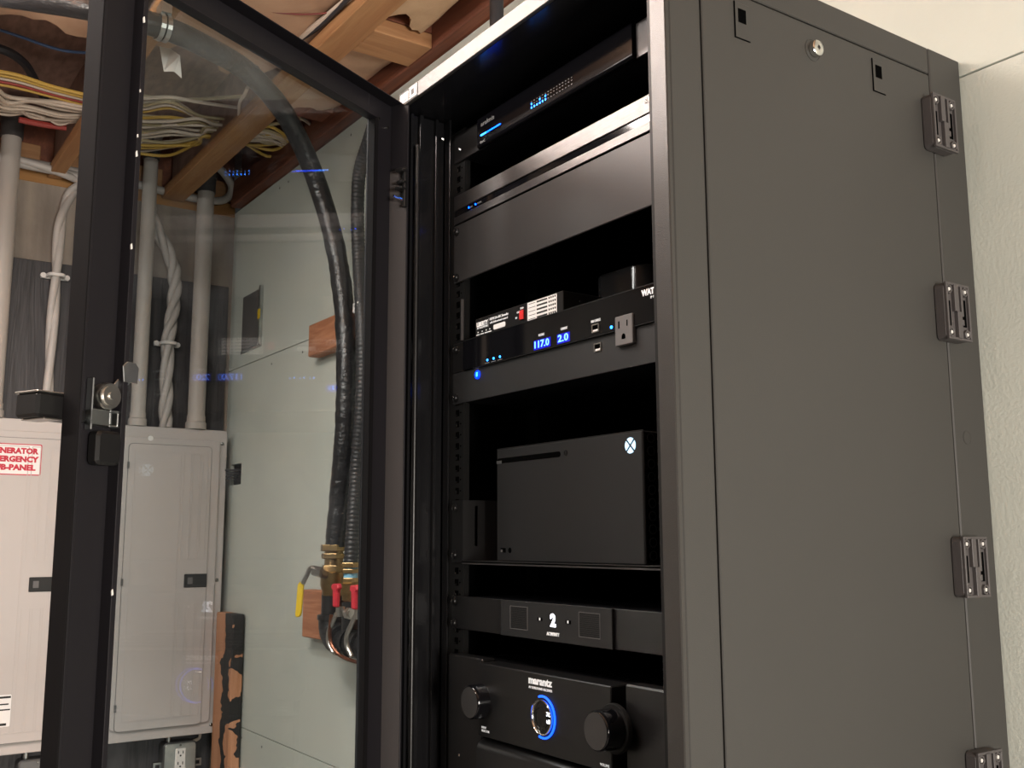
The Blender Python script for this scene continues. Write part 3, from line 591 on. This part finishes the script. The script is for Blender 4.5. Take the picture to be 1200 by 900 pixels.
while z > -.40:
    hz.box(-1.2440, -1.2405, .7540, .7546, z-.0038, z-.0022 if k % 3 else z+.001); z -= .01587; k += 1
obj('cage_nut_clip', hz, 'screw', rack)['kind'] = 'stuff'
# swing hinges
for zc in (.5135, .2720, -.0325, -.2735):
    h = obj('hinge', MB().prism(rrect(.048, .070, .006), (XR, 1.131, zc), (0, 1, 0), (0, 0, 1), (1, 0, 0), .0135), 'hingep', rack, bevel=.001)
    mb = MB().frame('x', XR+.0135, XR+.017, 1.107, 1.155, zc-.035, zc+.035, .0030)
    mb.box(XR+.0135, XR+.0185, 1.121, 1.1295, zc, zc+.033).box(XR+.0135, XR+.0185, 1.1255, 1.134, zc-.033, zc)
    mb.box(XR+.0135, XR+.017, 1.1365, 1.1405, zc-.005, zc+.033).box(XR+.0135, XR+.017, 1.1365, 1.1405, zc-.016, zc-.009)
    for sy in (1.1135, 1.1465):
        for sz in (.0265, -.0265): mb.lathe((XR+.0130, sy, zc+sz), (1, 0, 0), [(0, .0065), (.004, .0062), (.004, .0040), (.0012, .0040)], 6, caps=False)
    obj('hinge_rib', mb, 'hingep', h, bevel=.0004)
    mb = MB()
    for y0, y1, z0, z1 in ((1.111, 1.118, -.018, .013), (1.1425, 1.150, -.017, .017), (1.1305, 1.1355, -.000, .032)): mb.box(XR+.0134, XR+.0138, y0, y1, zc+z0, zc+z1)
    obj('hinge_recess', mb, 'void', h)
    mb = MB()
    for sy in (1.1135, 1.1465):
        for sz in (.0265, -.0265): mb.lathe((XR+.0136, sy, zc+sz), (1, 0, 0), [(0, .0030), (.0030, .0022)], 8)
    obj('hinge_screw', mb, 'screwz', h)
# interior small hardware near the top left
obj('screw', MB().lathe(PY(519, 163, .745), (0, -1, 0), [(0, .003), (.003, .002)], 8).lathe(PY(539, 175, .75), (0, -1, 0), [(0, .003), (.003, .002)], 8).box(-1.2, -1.197, .80, .81, .62, .632), 'screw', rack)
# ---- the door, a part of the rack, with its frame, glass, lock and handle
DN = Vector((-.8956, -.4449, 0)).normalized()     # from camera through the door; inner side faces -DN
dx = Vector((-.4449, .8956, 0)).normalized(); QN = .851
O = Vector((.8956*-1, -.4449, 0)).normalized()*QN
Oh = O+dx*1.167
door = obj('door', MB().box(0, .0005, -.003, -.002, ZB+.02, ZB+.021), 'door', rack, local=True)
door.location = Vector((Oh.x, Oh.y, 0))-BASE[rack.name]; 
import mathutils
ang = math.atan2(dx.y, dx.x); door.rotation_euler = (0, 0, ang)
# local frame: x from latch (-.524) to hinge (0); y>0 is away from the inner side -> camera side is -y?  (checked: local y = z cross x)
def dob(name, mb, m, bevel=.0008, **k): 
    o = obj(name, mb, m, None, bevel=bevel, local=True, **k); o.parent = door; return o
# local +y = Rz(ang)*y = (-sin, cos)
yv = Vector((-math.sin(ang), math.cos(ang), 0)); SG = -1 if yv.dot(DN) > 0 else 1   # SG*y points to the camera side
UL, ZDT, ZDB = -.524, .637, -.42
def by(a, b): return sorted((SG*a, SG*b))
mb = MB()
a, b = by(-.006, -.003)
for x0, x1, z0, z1 in ((UL, UL+.056, ZDB, ZDT), (-.056, 0, ZDB, ZDT), (UL+.056, -.056, ZDT-.040, ZDT), (UL+.056, -.056, ZDB, ZDB+.04)): mb.box(x0, x1, a, b, z0, z1)
mb.cur = 1; a, b = by(-.006, .018); mb.box(UL-.0005, UL+.0015, a, b, ZDB, ZDT); mb.cur = 0                # latch edge return
a, b = by(.016, .018); mb.box(UL+.001, UL+.004, a, b, ZDB, ZDT)
a, b = by(-.003, .018); mb.box(UL, 0, a, b, ZDT-.0015, ZDT)
a, b = by(-.003, .012); mb.box(UL+.054, UL+.0555, a, b, ZDB, ZDT-.038); mb.box(UL+.054, -.0545, a, b, ZDT-.041, ZDT-.0395)
a, b = by(.011, .0125); mb.box(UL+.054, UL+.060, a, b, ZDB, ZDT-.038)
mb.cur = 1; a, b = by(-.003, .008); mb.box(-.056, -.0545, a, b, ZDB, ZDT-.038); a, b = by(.007, .008); mb.box(-.056, -.047, a, b, ZDB, ZDT-.038); mb.cur = 0
a, b = by(-.003, .029); mb.box(-.0025, 0, a, b, ZDB, ZDT)                   # hinge edge return
a, b = by(.0275, .029); mb.box(-.004, 0, a, b, ZDB, ZDT)
dob('door_frame', mb, ['door', 'edge'])
a, b = by(-.003, .0275); dob('hinge_flange', MB().box(-.0032, -.0026, a, b, ZDB, .535), 'hingep', label='lit grey return flange of the door')  # grey skin over the black return, painting in the light that falls there
a, b = by(-.004, 0); dob('glass_pane', MB().box(UL+.0555, -.055, a, b, ZDB+.04, ZDT-.0395), 'glass', bevel=0, label='tinted glass pane reflecting blue lights')
# latch hardware on the inner face
def P(x, w, z): return (x, SG*w, z)
mb = MB().lathe(P(UL+.040, .000, .143), (0, SG, 0), [(0, .0135), (.010, .0135), (.012, .0125), (.012, .010), (.014, .010), (.014, .004), (.016, .004)], 24); dob('lock_cylinder', mb, 'steel', bevel=0, smooth=True)
mb = MB().prism([(.0, .0), (.010, -.006), (.034, .020), (.022, .026)], P(UL+.040, .003, .146), (1, 0, 0), (0, 0, 1), (0, SG, 0), .002)
mb.prism([(-.009, -.010), (.008, -.010), (.009, .006), (.004, .011), (-.006, .011), (-.011, .006)], P(UL+.062, .0127, .169), (1, 0, 0), (0, 0, 1), (0, SG, 0), .002); dob('cam_lever', mb, 'zinc', bevel=.0004)
a, b = by(-.002, .008); mb = MB().frame('y', a, b, UL+.044, UL+.056, .112, .130, .0028); mb.box(UL+.022, UL+.044, a, b, .113, .129).box(UL+.022, UL+.024, a, by(.01, .014)[1] if SG > 0 else b, .108, .160); dob('latch_bracket', mb, 'zinc')
mb = MB().prism(rrect(.030, .034, .006), P(UL+.041, -.002, .091), (1, 0, 0), (0, 0, 1), (0, SG, 0), .016); dob('latch_housing', mb, 'satin', bevel=.003)
dob('screw_cap', MB().lathe(P(UL+.016, -.003, .121), (0, SG, 0), [(0, .008), (.003, .007), (.005, .003)], 14), 'satin', bevel=0, smooth=True)
a, b = by(-.040, -.006); mb = MB().box(UL-.028, UL+.034, a, b, .117, .141); dob('handle', mb, 'satin', bevel=.003)
a, b = by(-.041, -.006); dob('handle_trim', MB().box(UL-.0285, UL+.034, a, b, .1405, .1425).box(UL-.02, UL+.0, a, b, .1155, .117), 'steel')
a, b = by(-.038, -.006)
# spring hinge pin near the top of the hinge flange
mb = MB()
for z0, z1, x in ((.527, .532, -.016), (.510, .514, -.014), (.500, .504, -.018)): 
    a, b = by(.016, .029); mb.box(x, -.003, a, b, z0, z1)
a, b = by(.024, .029); mb.box(-.010, -.003, a, b, .475, .535); dob('hinge_bracket', mb, 'satin')
mb = MB().tube([P(-.006, .026, .53), P(-.006, .026, .49), P(-.007, .025, .486), P(-.022, .018, .489)], .0022, 8, 5); dob('spring_pin', mb, 'chrome', bevel=0, smooth=True)
dob('glass_clip', MB().lathe(P(-.035, -.003, .605), (0, SG, 0), [(0, .0035), (.003, .002)], 8).lathe(P(-.012, -.003, .60), (0, SG, 0), [(0, .0025), (.003, .0015)], 8), 'screw', bevel=0)
rs = random.Random(2); mb = MB()
for k in range(7):
    zz = [.60, .55, .47, .42, .40, .30, -.05, -.08, -.12, -.16, .28, .02][k]; s = rs.uniform(.001, .0022); a, b = by(.0128, .0145); mb.prism([(0, s*2), (-s*.6, s), (-s*.3, -s*1.5), (s*.5, -s)], P(UL+.0545, .012, zz), (1, 0, 0), (0, 0, 1), (0, SG, 0), .0015)
dob('sealant_glint', mb, 'white', bevel=0)['kind'] = 'stuff'  # white flecks stand in for small glints along the sealant
# ============================================================ RACK DEVICES
PLX0, PLX1 = -1.2488, -.7663
def screws(t, zs, xs=(-1.2395,)):
    for z in zs:
        obj('screw', MB().lathe((xs[0], .7515, z), (0, -1, 0), [(0, .0062), (.0015, .0062), (.0015, .0048), (.0035, .0042), (.0042, .0020)], 16), 'satin', t, smooth=True)
        obj('screw_glint', MB().lathe((xs[0]-.002, .7475, z+.001), (0, -1, 0), [(0, .0018), (.0004, .0014)], 8), 'screw', t)
def plate(t, z0, z1, m, y=YP, x0=PLX0, x1=PLX1, name='front_plate', bevel=.0006): return obj(name, MB().box(x0, x1, y, y+.003, z0, z1), m, t, bevel=bevel)
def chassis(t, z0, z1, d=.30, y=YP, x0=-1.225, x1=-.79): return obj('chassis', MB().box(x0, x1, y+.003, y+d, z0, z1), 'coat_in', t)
# A: network switch
t = thing('network_switch', 'topmost glossy black network switch with blue indicator lights', 'network switch', (XC, .85, .5540))
plate(t, .5545, .598, 'satin', x0=PLX0, x1=-1.1775, name='rack_ear'); plate(t, .5545, .598, 'plate', x0=-.8395, x1=PLX1, name='rack_ear')
fb = MB(); prof = [(0, .5985), (-.014, .5985), (-.016, .597), (-.016, .595), (-.016, .5600), (-.016, .5585), (-.0152, .5568), (-.0125, .5552), (-.008, .5542), (0, .5538)]
k = len(prof)
vs = [(x, YP+y*.35, z) for x in (-1.1765, -.8405) for y, z in prof]
fb.add(vs, [list(range(k)), list(range(k, 2*k))[::-1]]+[[i, k+i, k+(i+1) % k, (i+1) % k] for i in range(k)])
f = obj('fascia', fb, 'fascia', t, smooth=True); chassis(t, .5545, .597)
yf = YP-.0058
text('logo_text', 'araknis', (-1.1660, yf, .5865), .0095, 'printdim', t, width=.034)
text('logo_text', 'OvrC', (-1.1680, yf, .5600), .006, 'printdim', t, width=.013)
obj('light_bar', MB().box(-1.1665, -1.1155, yf-.0003, yf, .5695, .5712), 'blue', t, label='glowing blue status bar'); obj('light_bar', MB().box(-1.1665, -1.152, yf-.0005, yf, .5693, .5714), 'bluec', t)
mb = MB(); dd = MB()
for i in range(15):
    x = -1.0425+i*.0062
    for j, zz in enumerate((.5655, .5705, .5745)):
        q = (mb if ((j == 0 and i < 6) or (j == 1 and i in (0, 3, 5))) else dd); q.box(x, x+.0022, yf-.0003, yf, zz, zz+.0024 if q is mb else zz+.0012)
obj('port_light', mb, 'bluec', t, label='lit blue port lights'); obj('port_light', dd, 'printdim', t)
# B: brushed device
t = thing('brushed_rack_unit', 'brushed dark metal rack unit with a long black slot', 'rack unit', (XC, .85, .459))
plate(t, .4815, .5035, 'brushed'); plate(t, .4600, .4715, 'brushed'); obj('slot', MB().box(PLX0, PLX1, YP+.002, YP+.003, .4715, .4815), 'gloss', t); chassis(t, .4600, .503)
for x in (-1.2095, -1.1915): obj('indicator', MB().lathe((x, YP+.0015, .4772), (0, -1, 0), [(0, .0014), (.0006, .0012)], 10), 'blue', t)
text('logo_text', '&L', (-.8275, YP-.0003, .4965), .0085, 'whitelbl', t, width=.012); text('legend', 'ETH', (-1.2055, YP+.0015, .4765), .003, 'printdim', t); text('legend', 'POWER', (-1.1865, YP+.0015, .4765), .003, 'printdim', t)
# blank panel
t = thing('blank_panel', 'plain satin grey-black two-unit blank panel', 'blank panel', (XC, YP, .3705)); plate(t, .3712, .4575, 'plate', bevel=.001); screws(t, (.448, .3790))
# power conditioner
t = thing('power_conditioner', 'two-unit power conditioner with blue voltage digits and an outlet', 'power conditioner', (XC, .85, .1925))
plate(t, .1925, .2375, 'platelow'); obj('display_band', MB().box(-1.217, PLX1, YP-.003, YP+.003, .2380, .2800), 'gloss', t, bevel=.0005); plate(t, .2380, .2805, 'satin', x1=-1.2175, name='rack_ear')
obj('band_edge', MB().box(-1.217, PLX1, YP-.0035, YP+.003, .2797, .2808).box(-1.19, PLX1, YP-.0035, YP+.003, .2372, .2380), 'rail', t); chassis(t, .193, .2795)
yf = YP-.0033
for x, s in ((-1.0425, '117.0'), (-.9930, '2.0')):
    w = .034 if s[0] == '1' else .024
    obj('digital_display', MB().box(x-.001, x+w+.001, yf+.0001, yf+.0003, .2398, .2520), 'bluebg', t); text('digit', s, (x+.001, yf, .2459), .0125, 'digit', t, width=w-.003, bold=.0002)
text('legend', 'VOLTAGE', (-1.0330, yf, .2575), .0045, 'print', t, width=.0125); text('legend', 'CURRENT', (-.9860, yf, .2575), .0045, 'print', t, width=.0135)
text('legend', 'POWER', (-1.1880, YP-.0003, .2365), .004, 'printdim', t, width=.009)
for x in (-1.1525, -1.1370, -1.1215): obj('indicator', MB().lathe((x, yf+.0002, .2436), (0, -1, 0), [(0, .0016), (.0008, .0013)], 10), 'bluec', t); obj('legend_bar', MB().box(x-.006, x+.005, yf, yf+.0003, .2393, .2400), 'printdim', t)
obj('power_button', MB().lathe((-1.1815, YP, .2275), (0, -1, 0), [(0, .0062), (.002, .0060), (.0023, .0040), (.0016, .0036)], 20), 'pwr', t, smooth=True, label='glowing blue power button'); obj('power_mark', MB().box(-1.1830, -1.1800, YP-.0022, YP-.0018, .2250, .2305), 'bluec', t)
def usb(z, y):
    obj('usb_port', MB().frame('y', y-.0012, y, -.9245, -.9115, z-.0050, z+.0050, .0012), 'steel', t); obj('usb_tongue', MB().box(-.9232, -.9128, y-.0002, y+.0002, z-.0038, z+.0038), 'void', t); obj('usb_lip', MB().box(-.9222, -.9135, y-.0010, y-.0002, z-.0042, z-.0018), 'whitelbl', t)
usb(.2472, YP-.003); usb(.2245, YP); text('legend', 'USB CHARGE', (-.9262, yf, .2560), .0045, 'print', t, width=.0175)
obj('indicator', MB().lathe((-.8890, yf, .2432), (0, -1, 0), [(0, .0019), (.0008, .0015)], 10), 'bluec', t)
rc = obj('receptacle', MB().box(-.8805, -.8500, YP-.0055, YP, .2185, .2530), 'outlet', t, bevel=.0008)
obj('slot', MB().box(-.8745, -.8720, YP-.0057, YP-.0053, .2385, .2470).box(-.8600, -.8580, YP-.0057, YP-.0053, .2395, .2465).lathe((-.8655, YP-.0053, .2285), (0, -1, 0), [(0, .0032), (.0004, .0032)], 14).box(-.8687, -.8623, YP-.0057, YP-.0053, .2255, .2285), 'void', rc)
text('logo_text', 'WATTBOX', (-.8360, yf, .2718), .0095, 'print', t, width=.045, bold=.0004); text('legend', 'IP POWER', (-.8215, yf, .2650), .004, 'print', t)
screws(t, (.2715, .2015))
# signal extender on top of the conditioner
t = thing('signal_extender', 'small black extender box with white lettering above the power conditioner', 'extender box', (-1.095, .80, .2808))
obj('housing', MB().box(-1.199, -.9935, .7585, .86, .2812, .3100), 'satin', t, bevel=.0008); yq = .7582
obj('bracket_highlight', MB().box(-1.2228, -1.2215, YP-.003, YP+.001, .283, .343), 'hingep', t)  # thin pale strip drawn as the highlight on the bracket's edge
text('logo_text', 'LIBERTY', (-1.1945, yq, .3005), .0085, 'print', t, width=.0285, bold=.0003); text('legend', 'AV SOLUTIONS', (-1.1940, yq, .2955), .004, 'print', t, width=.0275); obj('divider', MB().box(-1.1642, -1.1636, yq-.0003, yq+.0003, .293, .306), 'printdim', t)
text('legend', 'HDMI 2.0 eARC Extender', (-1.1610, yq, .3030), .005, 'print', t, width=.046); text('legend', 'with bidirectional control', (-1.1610, yq, .2980), .0042, 'print', t, width=.044)
obj('badge', MB().prism(rrect(.029, .0070, .002), (-1.1370, yq+.0002, .2900), (1, 0, 0), (0, 0, 1), (0, -1, 0), .0005), 'whitelbl', t)
mb = MB()
for i, x in enumerate((-1.1920, -1.1815, -1.1710, -1.1620)): mb.box(x, x+.002, yq-.0003, yq+.0002, .2890, .2905).box(x-.003, x+.005, yq-.0003, yq+.0002, .2855, .2868)
obj('legend_bar', mb, 'print', t)
obj('rocker', MB().box(-1.0870, -1.0780, yq-.002, yq, .2885, .3010), 'red', t, bevel=.0005, label='small red switch'); text('legend', 'OUT', (-1.0950, yq, .3000), .004, 'print', t); text('legend', 'IN', (-1.0985, yq, .2930), .004, 'print', t); text('legend', 'EDID', (-1.087, yq, .3042), .0035, 'print', t)
obj('printed_label', MB().box(-1.0700, -1.0060, yq-.0003, yq+.0002, .2825, .3085), 'whitelbl', t)
mb = MB()
for r in range(5):
    z = .3060-r*.0051; mb.box(-1.0490, -1.0260, yq-.0006, yq-.0003, z-.0011, z+.0011); mb.box(-1.067, -1.052, yq-.0006, yq-.0003, z-.0003, z+.0003)
    for q in range(4): mb.box(-1.0230+q*.0042, -1.0205+q*.0042, yq-.0006, yq-.0003, z-.0012, z+.0012)
obj('label_print', mb, 'ink', t)
obj('connector', MB().lathe((-.984, .78, .2965), (0, -1, 0), [(0, .0016), (.003, .0012)], 8), 'screw', t)
t = thing('media_hub', 'rounded glossy black hub standing behind the power conditioner', 'media hub', (-.99, .895, .2808))
obj('shell', MB().prism(rrect(.105, .10, .026, 8), (-.990, .892, .2812), (1, 0, 0), (0, 1, 0), (0, 0, 1), .067), 'hubg', t, bevel=.003, seg=3, smooth=True)
tag(obj('cable_plug', MB().tube([(-1.035, .80, .2845), (-1.028, .80, .295), (-1.016, .80, .301), (-1.008, .80, .305), (-1.0, .80, .300)], .0035, 8, 5).lathe((-1.034, .80, .286), (.4, 0, .5), [(0, .006), (.012, .006), (.014, .003)], 12), 'chrome', smooth=True), 'shiny metal cable plug in front of the glossy hub', 'plug')
# shelf and console
t = thing('rack_shelf', 'black vented cantilever shelf carrying the game console', 'shelf', (XC, .90, -.0305))
obj('tray', MB().box(-1.222, -.792, YP, 1.10, -.0305, -.0285).box(-1.222, -.792, YP, YP+.0015, -.0325, -.0280), 'plate', t)
sw = MB(); x = -1.2225
for a in ((.7535, .7725, -.0285, .0555), (.7725, .7775, -.0285, -.008), (.7725, .7775, .0475, .0555), (.7775, 1.0, -.0285, .0555)): sw.box(x, x+.0015, a[0], a[1], a[2], a[3])
obj('side_wall', sw, 'console', t); obj('side_wall', MB().box(-.7935, -.792, .7535, 1.0, -.0285, .0555), 'console', t)
obj('flange', MB().box(PLX0, -1.2215, YP, YP+.002, -.0305, .0555), 'satin', t); screws(t, (.045, -.0200))
XB0, XB1, YX = -1.172, -.8705, .7768
t = thing('game_console', 'black game console lying on its side with a lit round logo', 'game console', ((XB0+XB1)/2, .85, -.0283))
sl = MB().box(XB0, XB1-.001, YX, YX+.150, -.0283, .1235); obj('shell', sl, 'console', t, bevel=.0015)
obj('front_rim', MB().box(XB0+.0, XB1, YX+.0005, YX+.0015, .1230, .1245), 'rail', t)
def slot(x0, x1, z0, z1, y, m, nm, tt, lab=None):
    return obj(nm, MB().prism(rrect(x1-x0, z1-z0, (z1-z0)/2-.0001), ((x0+x1)/2, y, (z0+z1)/2), (1, 0, 0), (0, 0, 1), (0, -1, 0), .0003), m, tt, label=lab)
slot(-1.1700, -1.0260, .1038, .1108, YX-.0002, 'void', 'disc_slot', t); obj('disc_slot', MB().box(-1.171, -1.159, YX-.0007, YX-.0001, .1035, .1075), 'boxgrey', t)
obj('eject_button', MB().lathe((-1.0150, YX, .1078), (0, -1, 0), [(0, .0038), (.0006, .0036)], 16), 'gloss', t); obj('usb_port', MB().box(-1.1620, -1.1500, YX-.0004, YX+.0002, -.0165, -.0105), 'void', t)
obj('usb_tongue', MB().box(-1.1610, -1.1570, YX-.0008, YX-.0003, -.0160, -.0125), 'outlet', t); obj('pair_button', MB().lathe((-1.1400, YX, -.0135), (0, -1, 0), [(0, .0036), (.0006, .0034)], 16), 'void', t)
mb = MB(); lc = Vector((-.8920, YX-.0003, .1077)); R = .0094
def seg(a0, a1, off):
    d = Vector((math.cos((a0+a1)/2), 0, math.sin((a0+a1)/2)))*off; pts = [lc+d]+[lc+Vector((math.cos(a0+(a1-a0)*i/8), 0, math.sin(a0+(a1-a0)*i/8)))*(R-off*.3)+d*.2 for i in range(9)]
    n = len(pts); mb.add(pts+[p+Vector((0, -.0004, 0)) for p in pts], [list(range(n)), list(range(n, 2*n))[::-1]]+[[i, n+i, n+(i+1) % n, (i+1) % n] for i in range(n)])
for a0, a1 in ((52, 128), (142, 218), (232, 308), (-38, 38)): seg(math.radians(a0), math.radians(a1), .0016)
obj('logo', mb, 'logo', t, label='lit pale blue round logo crossed by an X')
mb = MB()
for j in range(10):
    for i in range(9): mb.lathe((XB1-.001, YX+.012+i*.0155, -.018+j*.0148), (1, 0, 0), [(0, .0058), (.0012, .0058), (.0012, .0045)], 10, caps=False)
obj('vent_ring', mb, 'console', t)['kind'] = 'stuff'; obj('vent_panel', MB().box(XB1-.0012, XB1-.0004, YX+.003, YX+.147, -.026, .121), 'void', t)
# fan panel
t = thing('fan_panel', 'slim black rack fan panel with a lit white digit', 'fan panel', (XC, .80, -.1210))
plate(t, -.1205, -.0762, 'satin'); obj('control_plate', MB().box(-1.1190, -.8965, YP-.004, YP, -.1205, -.0760), 'platelow', t, bevel=.0004); chassis(t, -.120, -.077)
yf = YP-.0042
for x0, x1 in ((-1.0975, -1.0590), (-.9560, -.9170)):
    g = obj('intake_grille', MB().frame('y', yf-.0002, yf+.0002, x0, x1, -.1110, -.0825, .0007), 'outlet', t); mb = MB()
    for i in range(12): mb.box(x0+.002, x1-.002, yf-.0001, yf+.0002, -.1093+i*.0022, -.1085+i*.0022)
    obj('grille_bar', mb, 'rail', g)
mb = MB(); 
for x0, x1, z0, z1 in ((-1.0055, -1.0010, -.0930, -.0880), (-1.0035, -.9990, -.0975, -.0925), (-1.0085, -1.0045, -.1040, -.0975), (-1.0085, -.9990, -.1062, -.1035), (-1.006, -.9995, -.0895, -.0872), (-1.0010, -.9985, -.0965, -.0890)): mb.box(x0-.003, x1-.003, yf-.0004, yf, z0, z1)
text('digit', '2', (-1.0060, yf, -.0962), .0200, 'whitelit', t, align='CENTER', bold=.0009)
text('logo_text', 'AC INFINITY', (-1.0190, yf, -.1118), .005, 'print', t, width=.0255, bold=.0003)
for x in (-1.0325, -.9760): obj('button', MB().box(x-.0045, x+.0045, yf-.0006, yf, -.0975, -.0935), 'void', t); obj('button_mark', MB().box(x-.0010, x+.0015, yf-.0010, yf-.0005, -.0970, -.0938), 'print', t)
screws(t, (-.0835, -.1130))
# receiver
t = thing('av_receiver', 'large black receiver with a blue-ringed porthole display and two knobs', 'receiver', (XC, .88, -.33))
obj('chassis', MB().box(-1.223, -.79, .760, 1.10, -.33, -.158), 'coat_in', t)
mb = MB()
for i in range(26):
    for j in range(5): mb.box(-1.20+i*.0155, -1.19+i*.0155, .79+j*.05, .825+j*.05, -.1582, -.1576)
obj('vent_slot', mb, 'void', t)['kind'] = 'stuff'
obj('side_wing', MB().box(-1.2330, -1.1480, .738, .760, -.33, -.1530), 'satin', t, bevel=.002); obj('side_wing', MB().box(-.8650, -.7700, .738, .760, -.33, -.1530), 'satin', t, bevel=.002)
obj('rack_ear', MB().box(PLX0, -1.233, .750, .754, -.33, -.155), 'satin', t)
fp = obj('front_plate', MB().box(-1.1415, -.8765, .728, .760, -.2460, -.1560), 'satin', t, bevel=.0012)
prof = [(.760, -.250), (.736, -.250), (.728, -.2545), (.725, -.262), (.725, -.33), (.760, -.33)]; k = len(prof); fb = MB()
fb.add([(x, y, z) for x in (-1.1415, -.8700) for y, z in prof], [list(range(k)), list(range(k, 2*k))[::-1]]+[[i, k+i, k+(i+1) % k, (i+1) % k] for i in range(k)]); obj('flap', fb, 'satin', t, smooth=True, bevel=.0006)
def knob(x, z, nm, lab):
    yb = .7265 if x > -1 else .736
    obj('knob_ring', MB().lathe((x, yb+.002, z), (0, -1, 0), [(0, .0262), (.003, .0262), (.005, .0252), (.005, .0215)], 40), 'rail', t, smooth=True)
    kb = obj('knob', MB().lathe((x, yb, z), (0, -1, 0), [(0, .0218), (.022, .0212), (.0250, .0208), (.0262, .0198), (.0262, .002)], 48), 'gloss', t, smooth=True, label=lab)
    obj('knob_face', MB().lathe((x, yb-.0263, z), (0, -1, 0), [(0, .0190), (.0003, .0190)], 40), 'plate', kb)
knob(-.8690, -.1985, 'knob', 'right volume knob'); knob(-1.1340, -.2030, 'knob', 'left selector knob')
pc = Vector((-.9995, .728, -.2045))
obj('porthole_rim', MB().lathe(pc, (0, -1, 0), [(0, .0205), (.0035, .0203), (.0042, .0192), (.0030, .0182), (.0005, .0180)], 44, caps=False), 'chrome', t, smooth=True); obj('porthole_glass', MB().lathe(pc, (0, -1, 0), [(0, .0182), (.0006, .0182)], 40), 'gloss', t)
obj('porthole_inner', MB().lathe(pc+Vector((-.003, -.0008, -.001)), (0, -1, 0), [(0, .0125), (.0005, .0123), (.0005, .0117), (0, .0115)], 36, caps=False), 'rail', t)
mb = MB(); pts = [pc+Vector((.0235*math.sin(math.radians(a)), -.0012, .0235*math.cos(math.radians(a)))) for a in range(-18, 200, 6)]; mb.tube(pts, .0013, 8, 1)
obj('light_ring', mb, 'ringblue', t, smooth=True, label='glowing blue arc round the porthole'); obj('light_ring', MB().tube([pc+Vector((.0232*math.sin(math.radians(a)), -.0008, .0232*math.cos(math.radians(a)))) for a in range(255, 300, 6)], .0006, 6, 1), 'ringblue', t)
text('display_text', 'TVC', (-.9935, .7272, -.2005), .0068, 'whitelit', t, width=.0085); text('display_text', '60', (-.9925, .7272, -.2085), .0068, 'whitelit', t, width=.0065)
text('logo_text', 'marantz', (-1.0290, .7278, -.1652), .0120, 'print', t, width=.0470, bold=.0005); text('legend', 'AV SURROUND RECEIVER', (-1.0290, .7278, -.1735), .0040, 'print', t, width=.047)
text('legend', 'INPUT', (-1.1330, .7278, -.2345), .0038, 'print', t); text('legend', 'SELECTOR', (-1.1330, .7278, -.2385), .0038, 'print', t); text('legend', 'VOLUME', (-.8960, .7278, -.2395), .0040, 'print', t)
screws(t, (-.2420, -.3000)); obj('ear_screw', MB().lathe((-1.205, .739, -.282), (0, -1, 0), [(0, .003), (.002, .002)], 10), 'screw', t)
# ============================================================ LAMPS
def lamp(x, y, z, hl, lab):
    t = thing('shop_lamp', lab, 'lamp', (x, y, 1.19)); obj('housing', MB().box(x-hl-.02, x+hl+.02, y-.008, y+.008, z-.006, z+.010), 'lampbody', t, bevel=.002)
    for dy in (-.022, .022): obj('lamp_tube', MB().cyl((x-hl, y+dy, z), (x+hl, y+dy, z), .012, 12), 'lampface', t, smooth=True)
    for dx in (-.8*hl, .8*hl): obj('hanger', MB().cyl((x+dx, y, z+.01), (x+dx, y, 1.228), .002, 6), 'lampbody', t)
lamp(-1.25, -.155, 1.058, .62, 'twin tube strip lamp hanging in front of the rack'); lamp(-1.75, .20, 1.105, .48, 'shorter twin tube strip lamp hanging nearest the black hose'); lamp(-1.6, -1.6, 1.058, .62, 'twin tube strip lamp hanging further back in the room')
